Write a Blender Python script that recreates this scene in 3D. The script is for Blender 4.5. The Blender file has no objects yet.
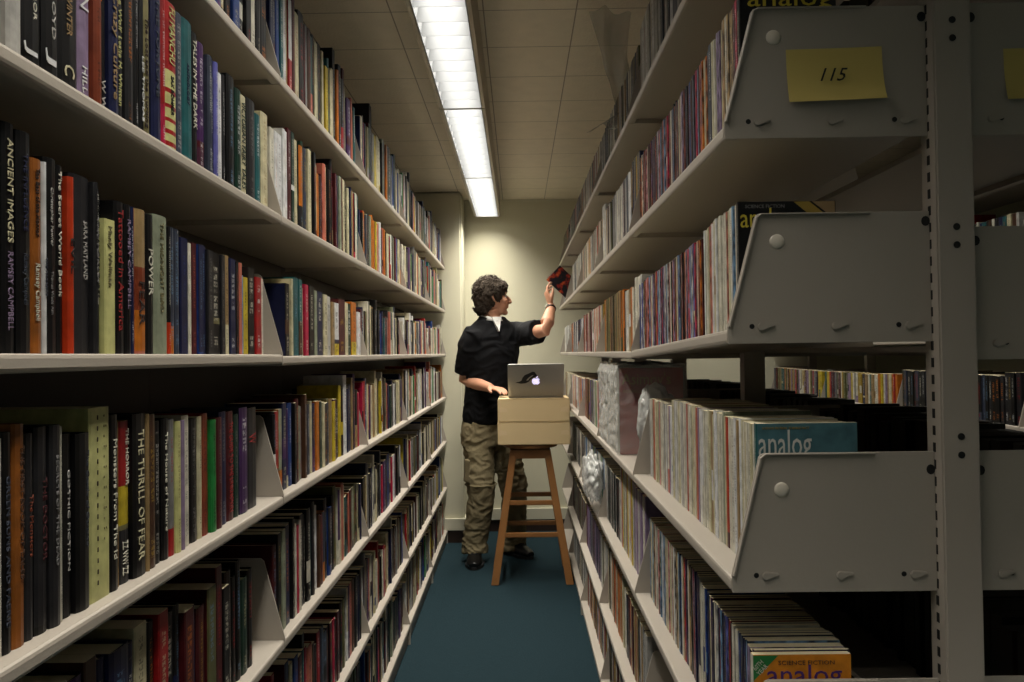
import bpy, bmesh, math, random
from mathutils import Vector, Matrix, noise
import numpy as np

sc = bpy.context.scene
COL = sc.collection

# ------------------------------------------------------------------ camera
FPX, CAMZ = 766.8, 1.299
YAW, PITCH, ROLL = -0.0081, 0.0155, 0.0130
cd = bpy.data.cameras.new('camera')
cd.sensor_width = 36.0
cd.lens = FPX / 1024 * 36.0
cd.clip_start = 0.02
cam = bpy.data.objects.new('camera', cd)
COL.objects.link(cam)
fw = Vector((math.sin(YAW) * math.cos(PITCH), math.cos(YAW) * math.cos(PITCH), math.sin(PITCH)))
r0 = Vector((math.cos(YAW), -math.sin(YAW), 0))
u0 = r0.cross(fw)
rr = r0 * math.cos(ROLL) - u0 * math.sin(ROLL)
uu = u0 * math.cos(ROLL) + r0 * math.sin(ROLL)
M = Matrix((rr, uu, -fw)).transposed().to_4x4()
M.translation = (0, 0, CAMZ)
cam.matrix_world = M
sc.camera = cam

# ------------------------------------------------------------------ view, world
sc.view_settings.view_transform = 'Standard'
sc.view_settings.look = 'None'
sc.view_settings.gamma = 1.0
sc.view_settings.use_curve_mapping = False
sc.view_settings.exposure = 0.0
sc.cycles.use_denoising = True
sc.cycles.max_bounces = 8
sc.cycles.diffuse_bounces = 2
sc.cycles.transparent_max_bounces = 16
w = bpy.data.worlds.new('world')
sc.world = w
w.use_nodes = True
w.node_tree.nodes['Background'].inputs[0].default_value = (1.0, .93, .8, 1)
w.node_tree.nodes['Background'].inputs[1].default_value = 0.004

STRIP_W, AISLE_W, CROSS_W = (27.0, 22.0, 18.0, 12.0, 12.0), 12.0, 50.0      # watts of the strip segments
LAMP_COL = (1.0, .955, .86)

def project(x, y, z):
    v = Vector((x, y, z - CAMZ))
    d = v.dot(fw)
    if d < .05:
        return None
    return 512 + FPX * v.dot(rr) / d, 341 - FPX * v.dot(uu) / d

def at(px, py, Y):
    """the point of the place seen at a photograph pixel, at distance Y down the aisle"""
    d = fw * FPX + rr * (px - 512) + uu * (341 - py)
    return Vector((d.x / d.y * Y, Y, CAMZ + d.z / d.y * Y))

# ------------------------------------------------------------------ colours and materials
def lin(c):
    f = lambda v: v / 12.92 if v <= .04045 else ((v + .055) / 1.055) ** 2.4
    return tuple(f(v / 255) for v in c)

def mat(name, rgb, rough=.6, metal=0, bump=0, bscale=60, mottle=0, mscale=6, emis=0, spec=.5, trans=0, alpha=1):
    m = bpy.data.materials.new(name)
    m.use_nodes = True
    nt = m.node_tree
    b = nt.nodes['Principled BSDF']
    c = lin(rgb) + (1,)
    b.inputs['Base Color'].default_value = c
    b.inputs['Roughness'].default_value = rough
    b.inputs['Metallic'].default_value = metal
    b.inputs['Specular IOR Level'].default_value = spec
    b.inputs['Alpha'].default_value = alpha
    if trans:
        b.inputs['Transmission Weight'].default_value = trans
    if emis:
        b.inputs['Emission Color'].default_value = c
        b.inputs['Emission Strength'].default_value = emis
    tc = nt.nodes.new('ShaderNodeTexCoord')
    if mottle:
        n = nt.nodes.new('ShaderNodeTexNoise')
        n.inputs['Scale'].default_value = mscale
        n.inputs['Detail'].default_value = 6
        nt.links.new(tc.outputs['Object'], n.inputs['Vector'])
        mx = nt.nodes.new('ShaderNodeMix')
        mx.data_type = 'RGBA'
        mx.inputs['A'].default_value = tuple(v * (1 - mottle) for v in c[:3]) + (1,)
        mx.inputs['B'].default_value = tuple(min(1, v * (1 + mottle)) for v in c[:3]) + (1,)
        nt.links.new(n.outputs['Fac'], mx.inputs['Factor'])
        nt.links.new(mx.outputs['Result'], b.inputs['Base Color'])
    if bump:
        n = nt.nodes.new('ShaderNodeTexNoise')
        n.inputs['Scale'].default_value = bscale
        n.inputs['Detail'].default_value = 4
        nt.links.new(tc.outputs['Object'], n.inputs['Vector'])
        bp = nt.nodes.new('ShaderNodeBump')
        bp.inputs['Strength'].default_value = bump
        bp.inputs['Distance'].default_value = .01
        nt.links.new(n.outputs['Fac'], bp.inputs['Height'])
        nt.links.new(bp.outputs['Normal'], b.inputs['Normal'])
    return m

M_SHELF = mat('shelf_paint', (164, 155, 143), .45, bump=.03, bscale=200, mottle=.03)
M_POST = mat('post_paint', (168, 158, 146), .5, mottle=.03)
M_BACK = mat('dark_steel', (58, 52, 44), .6)
M_BLACK = mat('black_recess', (10, 10, 10), .7)
M_WALL = mat('cream_wall_paint', (208, 203, 178), .8, bump=.05, bscale=120, mottle=.02)
M_TRIM = mat('cream_trim_paint', (205, 200, 178), .5)
M_VINYL = mat('brown_vinyl_base', (52, 38, 32), .5)
M_LAMP = mat('lamp_housing_paint', (170, 162, 144), .5)
M_LOUVER = mat('white_louver', (104, 106, 108), .5)
M_BUTTON = mat('cream_button', (214, 204, 188), .35)
M_NOTE = mat('yellow_note_paper', (206, 184, 104), .8)
M_INK = mat('black_ink', (20, 20, 22), .7)

# 12 inch acoustic ceiling tiles, seams by position
M_CEIL = mat('ceiling_tile', (222, 212, 190), .9, bump=.25, bscale=90, mottle=.10, mscale=14)
nt = M_CEIL.node_tree
b = nt.nodes['Principled BSDF']
geo = nt.nodes.new('ShaderNodeNewGeometry')
sp = nt.nodes.new('ShaderNodeSeparateXYZ')
nt.links.new(geo.outputs['Position'], sp.inputs[0])
def mth(nt, op, a, b2=None, c2=None):
    n = nt.nodes.new('ShaderNodeMath')
    n.operation = op
    for i, v in enumerate((a, b2, c2)):
        if v is None:
            continue
        if isinstance(v, (int, float)):
            n.inputs[i].default_value = v
        else:
            nt.links.new(v, n.inputs[i])
    return n.outputs[0]
def seam(nt, s, off, pitch, wdt):
    f = mth(nt, 'FRACT', mth(nt, 'DIVIDE', mth(nt, 'ADD', s, off), pitch))
    d = mth(nt, 'ABSOLUTE', mth(nt, 'SUBTRACT', f, .5))
    return mth(nt, 'GREATER_THAN', d, .5 - wdt / pitch)
s1 = seam(nt, sp.outputs['X'], 10 * .305 + .10, .305, .0022)
s2 = seam(nt, sp.outputs['Y'], 10 * .305 - .06, .305, .0022)
sm = mth(nt, 'MAXIMUM', s1, s2)
mx = nt.nodes.new('ShaderNodeMix')
mx.data_type = 'RGBA'
src = b.inputs['Base Color'].links[0].from_socket
nt.links.new(sm, mx.inputs['Factor'])
nt.links.new(src, mx.inputs['A'])
mx.inputs['B'].default_value = lin((150, 141, 124)) + (1,)
nt.links.new(mx.outputs['Result'], b.inputs['Base Color'])

M_CARPET = mat('teal_carpet', (36, 54, 60), .95, bump=.8, bscale=500, mottle=.45, mscale=260, spec=.1)

# printed matter: cover colour, ink colour and spine lettering are carried by each book
def print_material():
    m = bpy.data.materials.new('printed_cover')
    m.use_nodes = True
    nt = m.node_tree
    b = nt.nodes['Principled BSDF']
    b.inputs['Roughness'].default_value = .42
    b.inputs['Specular IOR Level'].default_value = .3
    ac = nt.nodes.new('ShaderNodeAttribute'); ac.attribute_name = 'Col'
    ai = nt.nodes.new('ShaderNodeAttribute'); ai.attribute_name = 'Ink'
    uv = nt.nodes.new('ShaderNodeUVMap'); uv.uv_map = 'UVMap'
    s = nt.nodes.new('ShaderNodeSeparateXYZ')
    nt.links.new(uv.outputs[0], s.inputs[0])
    u, v = s.outputs['X'], s.outputs['Y']
    seed = ai.outputs['Alpha']
    asp = mth(nt, 'MULTIPLY', ac.outputs['Alpha'], 64)          # height / thickness
    # bitmap-like glyphs: 4 rows across the spine, 3 columns and a gap per letter
    def h(k):
        return mth(nt, 'FRACT', mth(nt, 'MULTIPLY', seed, k))
    lh = mth(nt, 'MULTIPLY_ADD', h(17.3), .2, .24)             # letter height in spine widths
    uc = mth(nt, 'ABSOLUTE', mth(nt, 'SUBTRACT', u, .5))
    inrow = mth(nt, 'LESS_THAN', uc, mth(nt, 'MULTIPLY', lh, .5))
    row = mth(nt, 'FLOOR', mth(nt, 'DIVIDE', mth(nt, 'MULTIPLY', mth(nt, 'SUBTRACT', u, .5), 5), lh))
    vl = mth(nt, 'DIVIDE', mth(nt, 'MULTIPLY', mth(nt, 'MULTIPLY', v, asp), 5), lh)
    colm = mth(nt, 'FLOOR', vl)
    gap = mth(nt, 'GREATER_THAN', mth(nt, 'FRACT', mth(nt, 'DIVIDE', colm, 4)), .1)
    cv = nt.nodes.new('ShaderNodeCombineXYZ')
    nt.links.new(row, cv.inputs[0]); nt.links.new(colm, cv.inputs[1])
    nt.links.new(mth(nt, 'MULTIPLY', seed, 91.7), cv.inputs[2])
    wn = nt.nodes.new('ShaderNodeTexWhiteNoise'); wn.noise_dimensions = '3D'
    nt.links.new(cv.outputs[0], wn.inputs['Vector'])
    on = mth(nt, 'GREATER_THAN', wn.outputs['Value'], .42)
    # spaces between words
    wd = nt.nodes.new('ShaderNodeTexWhiteNoise'); wd.noise_dimensions = '2D'
    c2 = nt.nodes.new('ShaderNodeCombineXYZ')
    nt.links.new(mth(nt, 'FLOOR', mth(nt, 'DIVIDE', colm, 4)), c2.inputs[0])
    nt.links.new(seed, c2.inputs[1])
    nt.links.new(c2.outputs[0], wd.inputs['Vector'])
    word = mth(nt, 'GREATER_THAN', wd.outputs['Value'], .14)
    # title from .35..~.92 (top), author .1.. .28
    t0 = mth(nt, 'MULTIPLY_ADD', h(7.7), .25, .32)
    t1 = mth(nt, 'MULTIPLY_ADD', h(3.1), .1, .84)
    title = mth(nt, 'MULTIPLY', mth(nt, 'GREATER_THAN', v, t0), mth(nt, 'LESS_THAN', v, t1))
    a1 = mth(nt, 'MULTIPLY_ADD', h(5.3), .12, .16)
    auth = mth(nt, 'MULTIPLY', mth(nt, 'GREATER_THAN', v, .07), mth(nt, 'LESS_THAN', v, a1))
    reg = mth(nt, 'MAXIMUM', title, auth)
    has = mth(nt, 'GREATER_THAN', u, -.5)
    f = reg
    for q in (inrow, gap, on, word, has):
        f = mth(nt, 'MULTIPLY', f, q)
    # blotched artwork on the covers of colourful magazines (Ink seed over 1)
    mx = nt.nodes.new('ShaderNodeMix'); mx.data_type = 'RGBA'
    nt.links.new(mth(nt, 'MULTIPLY', f, .62), mx.inputs['Factor'])
    nt.links.new(ac.outputs['Color'], mx.inputs['A'])
    nt.links.new(ai.outputs['Color'], mx.inputs['B'])
    geo = nt.nodes.new('ShaderNodeNewGeometry')
    no = nt.nodes.new('ShaderNodeTexNoise'); no.inputs['Scale'].default_value = 45; no.inputs['Detail'].default_value = 3
    nt.links.new(geo.outputs['Position'], no.inputs['Vector'])
    mp = nt.nodes.new('ShaderNodeMapRange')
    mp.inputs['From Min'].default_value = .3; mp.inputs['From Max'].default_value = .7
    mp.inputs['To Min'].default_value = .42; mp.inputs['To Max'].default_value = .68
    nt.links.new(no.outputs['Fac'], mp.inputs['Value'])
    ml = nt.nodes.new('ShaderNodeVectorMath'); ml.operation = 'SCALE'
    nt.links.new(mx.outputs['Result'], ml.inputs[0])
    # magazine spines carry scraps of cover picture
    n2 = nt.nodes.new('ShaderNodeTexNoise'); n2.inputs['Scale'].default_value = 1; n2.inputs['Detail'].default_value = 3
    vm = nt.nodes.new('ShaderNodeVectorMath'); vm.operation = 'MULTIPLY'; vm.inputs[1].default_value = (60, 160, 42)
    nt.links.new(geo.outputs['Position'], vm.inputs[0]); nt.links.new(vm.outputs[0], n2.inputs['Vector'])
    m2 = nt.nodes.new('ShaderNodeMapRange')
    m2.inputs['From Min'].default_value = .38; m2.inputs['From Max'].default_value = .62
    m2.inputs['To Min'].default_value = .25; m2.inputs['To Max'].default_value = 1.5
    nt.links.new(n2.outputs['Fac'], m2.inputs['Value'])
    mot = mth(nt, 'GREATER_THAN', seed, 1.0)
    fac = mth(nt, 'MULTIPLY', mp.outputs[0], mth(nt, 'ADD', mth(nt, 'MULTIPLY', mot, m2.outputs[0]), mth(nt, 'SUBTRACT', 1, mot)))
    nt.links.new(fac, ml.inputs['Scale'])
    nt.links.new(ml.outputs[0], b.inputs['Base Color'])
    return m
M_PRINT = print_material()
M_PAGE_SHADE = mat('shaded_page_edges', (44, 38, 32), .9)  # darkened copy of the page edges, shade painted into the colour
M_PAGE = mat('page_edges', (228, 214, 178), .85, bump=.3, bscale=700, mottle=.12, mscale=300)

# ------------------------------------------------------------------ mesh helpers
class MB:
    """collects shapes into ONE mesh"""
    def __init__(s):
        s.v, s.f, s.mi = [], [], []
    def poly(s, pts, faces, mi=0):
        o = len(s.v)
        s.v += [tuple(p) for p in pts]
        s.f += [tuple(i + o for i in f) for f in faces]
        s.mi += [mi] * len(faces)
    def box(s, x0, x1, y0, y1, z0, z1, mi=0):
        s.poly([(x0, y0, z0), (x1, y0, z0), (x1, y1, z0), (x0, y1, z0), (x0, y0, z1), (x1, y0, z1), (x1, y1, z1), (x0, y1, z1)],
               [(0, 3, 2, 1), (4, 5, 6, 7), (0, 1, 5, 4), (1, 2, 6, 5), (2, 3, 7, 6), (3, 0, 4, 7)], mi)
    def prism(s, prof, axis, a, b, mi=0):
        """profile of 2D points extruded along axis from a to b (x: yz, y: xz, z: xy)"""
        n = len(prof)
        mk = {'x': lambda p, t: (t, p[0], p[1]), 'y': lambda p, t: (p[0], t, p[1]), 'z': lambda p, t: (p[0], p[1], t)}[axis]
        pts = [mk(p, a) for p in prof] + [mk(p, b) for p in prof]
        fs = [tuple(range(n)), tuple(reversed(range(n, 2 * n)))]
        fs += [(i, i + n, (i + 1) % n + n, (i + 1) % n) for i in range(n)]
        s.poly(pts, fs, mi)
    def tube(s, path, rad, n=10, cap=True, mi=0, flat=None):
        """rings along a path; rad is a number or one per point, or (a, b) pairs with flat = reference side vector"""
        path = [Vector(p) for p in path]
        k = len(path)
        o = len(s.v)
        ref = Vector(flat) if flat is not None else None
        prev = None
        for i, p in enumerate(path):
            t = (path[min(i + 1, k - 1)] - path[max(i - 1, 0)]).normalized()
            if ref is not None:
                a = (ref - t * ref.dot(t)).normalized()
            elif prev is None:
                a = t.orthogonal().normalized()
            else:
                a = (prev - t * prev.dot(t)).normalized()
            prev = a
            c = t.cross(a)
            r = rad[i] if isinstance(rad, (list, tuple)) else rad
            ra, rb = r if isinstance(r, (tuple, list)) else (r, r)
            for j in range(n):
                g = 2 * math.pi * j / n
                s.v.append(tuple(p + a * math.cos(g) * ra + c * math.sin(g) * rb))
        for i in range(k - 1):
            for j in range(n):
                q = (j + 1) % n
                s.f.append((o + i * n + j, o + i * n + q, o + (i + 1) * n + q, o + (i + 1) * n + j))
                s.mi.append(mi)
        if cap:
            s.f.append(tuple(o + j for j in reversed(range(n)))); s.mi.append(mi)
            s.f.append(tuple(o + (k - 1) * n + j for j in range(n))); s.mi.append(mi)
    def ball(s, c, r, n=14, m=9, rot=None, mi=0):
        c = Vector(c)
        rx, ry, rz = r if isinstance(r, (tuple, list)) else (r, r, r)
        o = len(s.v)
        R = rot or Matrix.Identity(3)
        for i in range(1, m):
            th = math.pi * i / m
            for j in range(n):
                ph = 2 * math.pi * j / n
                s.v.append(tuple(c + R @ Vector((rx * math.sin(th) * math.cos(ph), ry * math.sin(th) * math.sin(ph), rz * math.cos(th)))))
        s.v.append(tuple(c + R @ Vector((0, 0, rz)))); s.v.append(tuple(c + R @ Vector((0, 0, -rz))))
        T, B = len(s.v) - 2, len(s.v) - 1
        for i in range(m - 2):
            for j in range(n):
                q = (j + 1) % n
                s.f.append((o + i * n + j, o + (i + 1) * n + j, o + (i + 1) * n + q, o + i * n + q)); s.mi.append(mi)
        for j in range(n):
            q = (j + 1) % n
            s.f.append((T, o + j, o + q)); s.mi.append(mi)
            s.f.append((B, o + (m - 2) * n + q, o + (m - 2) * n + j)); s.mi.append(mi)
    def build(s, name, mats, parent=None, smooth=False, bevel=0, seg=2):
        me = bpy.data.meshes.new(name)
        me.from_pydata(s.v, [], s.f)
        for m in (mats if isinstance(mats, (list, tuple)) else [mats]):
            me.materials.append(m)
        me.polygons.foreach_set('material_index', s.mi)
        bm = bmesh.new(); bm.from_mesh(me)
        bmesh.ops.recalc_face_normals(bm, faces=bm.faces)
        if bevel:
            bmesh.ops.bevel(bm, geom=[e for e in bm.edges if len(e.link_faces) == 2 and e.calc_face_angle(0) > .5], offset=bevel, segments=seg, affect='EDGES')
        bm.to_mesh(me); bm.free()
        if smooth:
            me.polygons.foreach_set('use_smooth', [True] * len(me.polygons))
        o = bpy.data.objects.new(name, me)
        COL.objects.link(o)
        if parent is not None:
            o.parent = parent
        return o

def tag(o, label=None, cat=None, group=None, kind=None):
    if label: o['label'] = label
    if cat: o['category'] = cat
    if group: o['group'] = group
    if kind: o['kind'] = kind
    return o

def empty(name, loc=(0, 0, 0)):
    o = bpy.data.objects.new(name, None)
    o.empty_display_size = .1
    COL.objects.link(o)
    o.location = loc
    return o

def local(mb, loc):
    """shift collected world coordinates so that the object's origin is at loc"""
    mb.v = [(a - loc[0], b_ - loc[1], c - loc[2]) for a, b_, c in mb.v]
    return mb

def text_mesh(name, body, size, parent, origin, xdir, ydir, m, extrude=.0002, fit=None, italic=0, squash=1.0, align='LEFT'):
    """letters as a mesh lying on a face: baseline along xdir, letter height along ydir"""
    cu = bpy.data.curves.new(name, 'FONT')
    cu.body = body; cu.size = size; cu.extrude = extrude; cu.shear = italic; cu.align_x = align
    cu.resolution_u = 2
    t = bpy.data.objects.new(name, cu)
    COL.objects.link(t)
    dg = bpy.context.evaluated_depsgraph_get()
    me = bpy.data.meshes.new_from_object(t.evaluated_get(dg))
    bpy.data.objects.remove(t); bpy.data.curves.remove(cu)
    n = len(me.vertices)
    co = np.zeros(n * 3); me.vertices.foreach_get('co', co); co = co.reshape(-1, 3)
    if n and fit:
        wd = co[:, 0].max() - co[:, 0].min()
        co[:, 0] *= fit / wd
        if align == 'LEFT': co[:, 0] -= co[:, 0].min()
    co[:, 1] *= squash
    X, Y = np.array(xdir, float), np.array(ydir, float)
    N = np.cross(X, Y)
    out = np.array(origin, float) + co[:, :1] * X + co[:, 1:2] * Y + (co[:, 2:3]) * N
    me.vertices.foreach_set('co', out.ravel())
    me.materials.clear(); me.materials.append(m)
    me.name = name
    o = bpy.data.objects.new(name, me)
    COL.objects.link(o)
    if parent is not None: o.parent = parent
    return o
# ================================================================== the setting
CEIL = 2.424
YE, YP = 5.62, 5.30           # end wall, pillar face
def struct(mb, name, m, **k):
    return tag(mb.build(name, m, **k), kind='structure')
b_ = MB(); b_.box(-1.6, 3.0, -3.2, YE + .1, -.1, 0); struct(b_, 'floor', M_CARPET)
b_ = MB(); b_.box(-1.6, 3.0, -3.2, YE + .1, CEIL, CEIL + .1); struct(b_, 'ceiling', M_CEIL)
b_ = MB(); b_.box(-.385, 3.0, YE, YE + .1, 0, CEIL); struct(b_, 'wall_back', M_WALL)
b_ = MB(); b_.box(-1.6, -.385, YP, YE + .1, 0, CEIL); struct(b_, 'wall_pillar', M_WALL, bevel=.012, seg=3)
b_ = MB(); b_.box(-1.7, -1.6, -3.2, YE + .1, 0, CEIL); struct(b_, 'wall_left', M_WALL)
b_ = MB(); b_.box(3.0, 3.1, -3.2, YE + .1, 0, CEIL); struct(b_, 'wall_right', M_WALL)
b_ = MB(); b_.box(-1.7, 3.1, -3.3, -3.2, 0, CEIL); struct(b_, 'wall_front', M_WALL)
def base(name, boxes):
    a = MB()
    for x0, x1, y0, y1 in boxes:
        a.box(x0, x1, y0, y1, 0, .085, 1)
        a.box(x0 - .002, x1 + .002, y0 - .012, y1, .087, .165, 0)
    struct(a, name, [M_TRIM, M_VINYL])
base('baseboard_back', [(-.385, 2.99, YE - .012, YE)])
base('baseboard_pillar', [(-.52, -.373, YP - .012, YP)])
a = MB(); a.box(-.385, -.373, YP, YE - .03, 0, .085, 1); a.box(-.385, -.361, YP - .012, YE - .03, .087, .165, 0)
struct(a, 'baseboard_left', [M_TRIM, M_VINYL])
a = MB(); a.box(-.4, 2.99, YE - .016, YE, CEIL - .012, CEIL); struct(a, 'trim_1', M_TRIM)

# ================================================================== strip lights
def strip_light(x0, x1, y0, y1, label, watts, rot=False, zb=2.281, group='louvered strip lights over the aisles', blades=True):
    """housing with reflector sides, white cross blades and a lamp above them"""
    cx, cy = (x0 + x1) / 2, (y0 + y1) / 2
    L = (y1 - y0) / 2; W = (x1 - x0) / 2
    t = tag(empty('strip_light', (cx, cy, zb)), label, 'ceiling light', group)
    h = MB()
    top = CEIL - zb - .001
    for s in (-1, 1):
        h.prism([(s * W, 0), (s * (W + .012), 0), (s * (W + .016), top), (s * W, top)], 'y', -L, L)
        h.box(-W - .014, W + .014, s * L - .003 * (s > 0), s * L + .003 * (s < 0), 0, top)
    h.box(-W, W, -L, L, top - .006, top)
    ho = h.build('lamp_housing', M_LAMP, t)
    r = MB()
    for s in (-1, 1):
        r.prism([(s * (W - .001), .002), (s * (W - .004), .002), (s * (W - .012), .075), (s * (W - .001), .075)], 'y', -L + .004, L - .004)
    r.build('reflector', M_LOUVER, t)
    n = max(2, round(2 * L / .105))
    for i in range(n + 1):
        y = -L + .006 + (2 * L - .012) * i / n
        l = MB(); l.prism([(y - .0008, 0), (y + .0008, 0), (y + .003, .045), (y - .003, .045)], 'x', -W + .004, W - .004)
        l.build('louver_blade', M_LOUVER, t)
    ld = bpy.data.lights.new('lamp', 'AREA')
    ld.shape = 'RECTANGLE'; ld.size = 2 * W - .03; ld.size_y = 2 * L - .03
    ld.energy = watts; ld.color = LAMP_COL; ld.spread = math.radians(118)
    lo = bpy.data.objects.new('lamp', ld); COL.objects.link(lo)
    lo.parent = t; lo.location = (0, 0, .072)
    if rot: t.rotation_euler.z = math.pi / 2
    return t
names = ['nearest the end wall', 'second from the end wall', 'third from the end wall', 'just above the camera', 'behind the camera']
for i in range(5):
    y1 = 5.50 - 1.22 * i
    strip_light(-.291, -.132, y1 - 1.214, y1, 'long louvered strip light over the main aisle, ' + names[i], STRIP_W[i])
for i in range(3):
    y1 = 5.50 - 1.22 * i
    strip_light(1.25, 1.41, y1 - 1.214, y1, 'louvered strip light over the next aisle, ' + names[i], AISLE_W)
for x, lw in ((.05, 'straight behind'), (1.28, 'behind and to the right of')):
    strip_light(x - .08, x + .08, -1.0 - .607, -1.0 + .607, 'louvered strip light over the cross aisle %s the camera' % lw, CROSS_W, rot=True)

# ================================================================== shelving
LIP = .020
def shelf_mb(s, x, y0, y1, z0, z1, depth):
    """one steel shelf with a rolled front lip; s = +1 when its front faces -x (front edge at x)"""
    P = [(.004, 0), (.001, -.0015), (0, -.005), (0, -LIP + .005), (.001, -LIP + .0015), (.004, -LIP), (.018, -LIP), (.018, -.010), (depth, -.010), (depth, 0)]
    m = MB(); n = len(P)
    pts = [(x + s * p[0], y0, z0 + p[1]) for p in P] + [(x + s * p[0], y1, z1 + p[1]) for p in P]
    m.poly(pts, [tuple(range(n)), tuple(reversed(range(n, 2 * n)))] + [(i, i + n, (i + 1) % n + n, (i + 1) % n) for i in range(n)])
    return m
def bracket_mb(s, x, y, z, depth, th=.0018, hgt=.172):
    m = MB()
    P = [(0, -LIP + .002), (-.0005, .004), (.043, hgt - .006), (.050, hgt), (depth, hgt), (depth, -LIP - .001), (.004, -LIP - .001)]
    m.prism([(x + s * p[0], z + p[1]) for p in P], 'y', y - th / 2, y + th / 2)
    return m
def post_mb(xc, y, z1=2.0, wx=.053, dy=.038, slots=True):
    m = MB()
    m.box(xc - wx / 2, xc + wx / 2, y - dy / 2, y + dy / 2, 0, z1)
    return m
def bay(side, x, y0, y1, levels, label, group, depth=.27, back=None, both=False, xpost=None, rear_levels=None, first=False, last=False, group_cat='shelving bay', lastz=None):
    t = tag(empty('shelving_bay', (x, y0, 0)), label, 'shelving', group)
    loc = (x, y0, 0)
    for k, lv in enumerate(levels):
        za, zb = lv if isinstance(lv, tuple) else (lv, lv)
        local(shelf_mb(side, x, y0 + .003, y1 - .003, za, zb, depth), loc).build('shelf', M_SHELF, t)
        if not first:
            local(bracket_mb(side, x, y0 + .001, za, depth), loc).build('end_bracket', M_SHELF, t)
        local(bracket_mb(side, x, y1 - .0012, zb, depth), loc).build('end_bracket', M_SHELF, t)
    # toe kick under the lowest shelf
    zl = levels[-1] if not isinstance(levels[-1], tuple) else levels[-1][0]
    k = MB(); k.box(*sorted((x + side * .012, x + side * .02)), y0 + .004, y1 - .004, 0.0, zl - .012)
    for yy in (y0 + .0, y1 - .006):
        k.box(*sorted((x, x + side * .05)), yy, yy + .006, 0, zl - LIP)
    local(k, loc).build('toe_kick', M_SHELF, t)
    if xpost is not None:
        if not first:
            local(post_mb(xpost, y0 + (.02 if side < 0 else 0)), loc).build('upright_post', M_POST, t)
        if last:
            local(post_mb(xpost, y1 - (.02 if side < 0 else 0)), loc).build('upright_post', M_POST, t)
    if back is not None:
        k = MB(); k.box(back - .002, back + .002, y0 + .001, y1 - .001, .1, 1.93)
        local(k, loc).build('shade_backing', M_BACK, t)  # dark sheet added to paint the shaded gaps behind the books
    if rear_levels:
        for z in rear_levels:
            local(shelf_mb(-1, rear_x, y0 + .003, y1 - .003, z, z, depth), loc).build('rear_shelf', M_SHELF, t)
            if not first:
                local(bracket_mb(-1, rear_x, y0 + .001, z, depth), loc).build('rear_bracket', M_SHELF, t)
            local(bracket_mb(-1, rear_x, y1 - .0012, z, depth), loc).build('rear_bracket', M_SHELF, t)
    return t

XL, XR = -.5004, .2922
YL = [1.6232 + .914 * (n - 1) for n in range(6)]             # .709 ... 5.279
YR = [1.0743 + .914 * n for n in range(5)] + [5.36]
LZ = [CAMZ + v for v in (.599, .301, -.0004, -.2971, -.599, -.9152, -1.2091)]
RZ = [CAMZ + v for v in (.613, .3155, .0, -.3171, -.6215, -.9437, -1.229)]
LZ0 = list(LZ); LZ0[2] = (CAMZ + .006, CAMZ + .003); LZ0[1] = (LZ[1] + .010, LZ[1]); LZ0[3] = (LZ[3] - .003, LZ[3])
RZ0 = list(RZ); RZ0[2] = (CAMZ + .0285, CAMZ + .002)
ordw = ['first', 'second', 'third', 'fourth', 'fifth', 'sixth']
for n in range(5):
    bay(-1, XL, YL[n], YL[n + 1], LZ0 if n == 0 else LZ, 'beige steel shelving section full of books, %s along the left side of the aisle' % ordw[n],
        'book shelving sections left of the aisle', back=XL - .285, xpost=XL - .31, last=(n == 4))
rear_x = .917
REAR = [CAMZ + v for v in (.613, .3155, .002, -.3171, -.6215, -.9437, -1.229)]
bays_r = []
for n in range(5):
    bays_r.append(bay(1, XR, YR[n], YR[n + 1], RZ0 if n == 0 else RZ, 'beige double-sided steel shelving section full of magazines, %s along the right of the aisle' % ordw[n],
        'magazine shelving sections right of the aisle', depth=.28, xpost=.6045, rear_levels=REAR, first=(n == 0), last=(n == 4)))
X3 = 1.82
Y3 = [1.9, 2.814, 3.728, 4.642, 5.556]
Z3 = [1.912, 1.62, 1.335, 1.005, .70, .39, .09]
for n in range(4):
    bay(1, X3, Y3[n], Y3[n + 1], Z3, 'shelving section across the next aisle seen through the right-hand shelves, %s from the near end' % ordw[n],
        'shelving sections beyond the next aisle', xpost=X3 + .3, last=(n == 3))

# ---- the near end of the right range: upright and finished end panels
B0 = bays_r[0]
LOC = (XR, YR[0], 0)
def near_post():
    m = MB()
    x0, x1, y0, y1 = .576, .628, 1.052, 1.092
    m.box(x0, x1, y0, y1, 0, 2.06)
    o = local(m, LOC).build('upright_post', M_POST, B0, bevel=.0025)
    #  hang slots down the flank, bolt holes in the face
    z = .12
    while z < 2.03:
        hs = MB(); hs.box(x0 - .0006, x0 + .002, 1.068, 1.0745, z, z + .013)
        z += .0235
        local(hs, LOC).build('hang_slot', M_BLACK, o)
    for z in (1.749, 1.724, 1.464, 1.439, 1.177, 1.152, .83, .805):
        P = [(.602 + .0048 * math.cos(a * math.pi / 8), z + .0048 * math.sin(a * math.pi / 8)) for a in range(16)]
        bh = MB(); bh.prism(P, 'y', y0 - .0006, y0 + .004)
        local(bh, LOC).build('bolt_hole', M_BLACK, o)
near_post()
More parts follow.
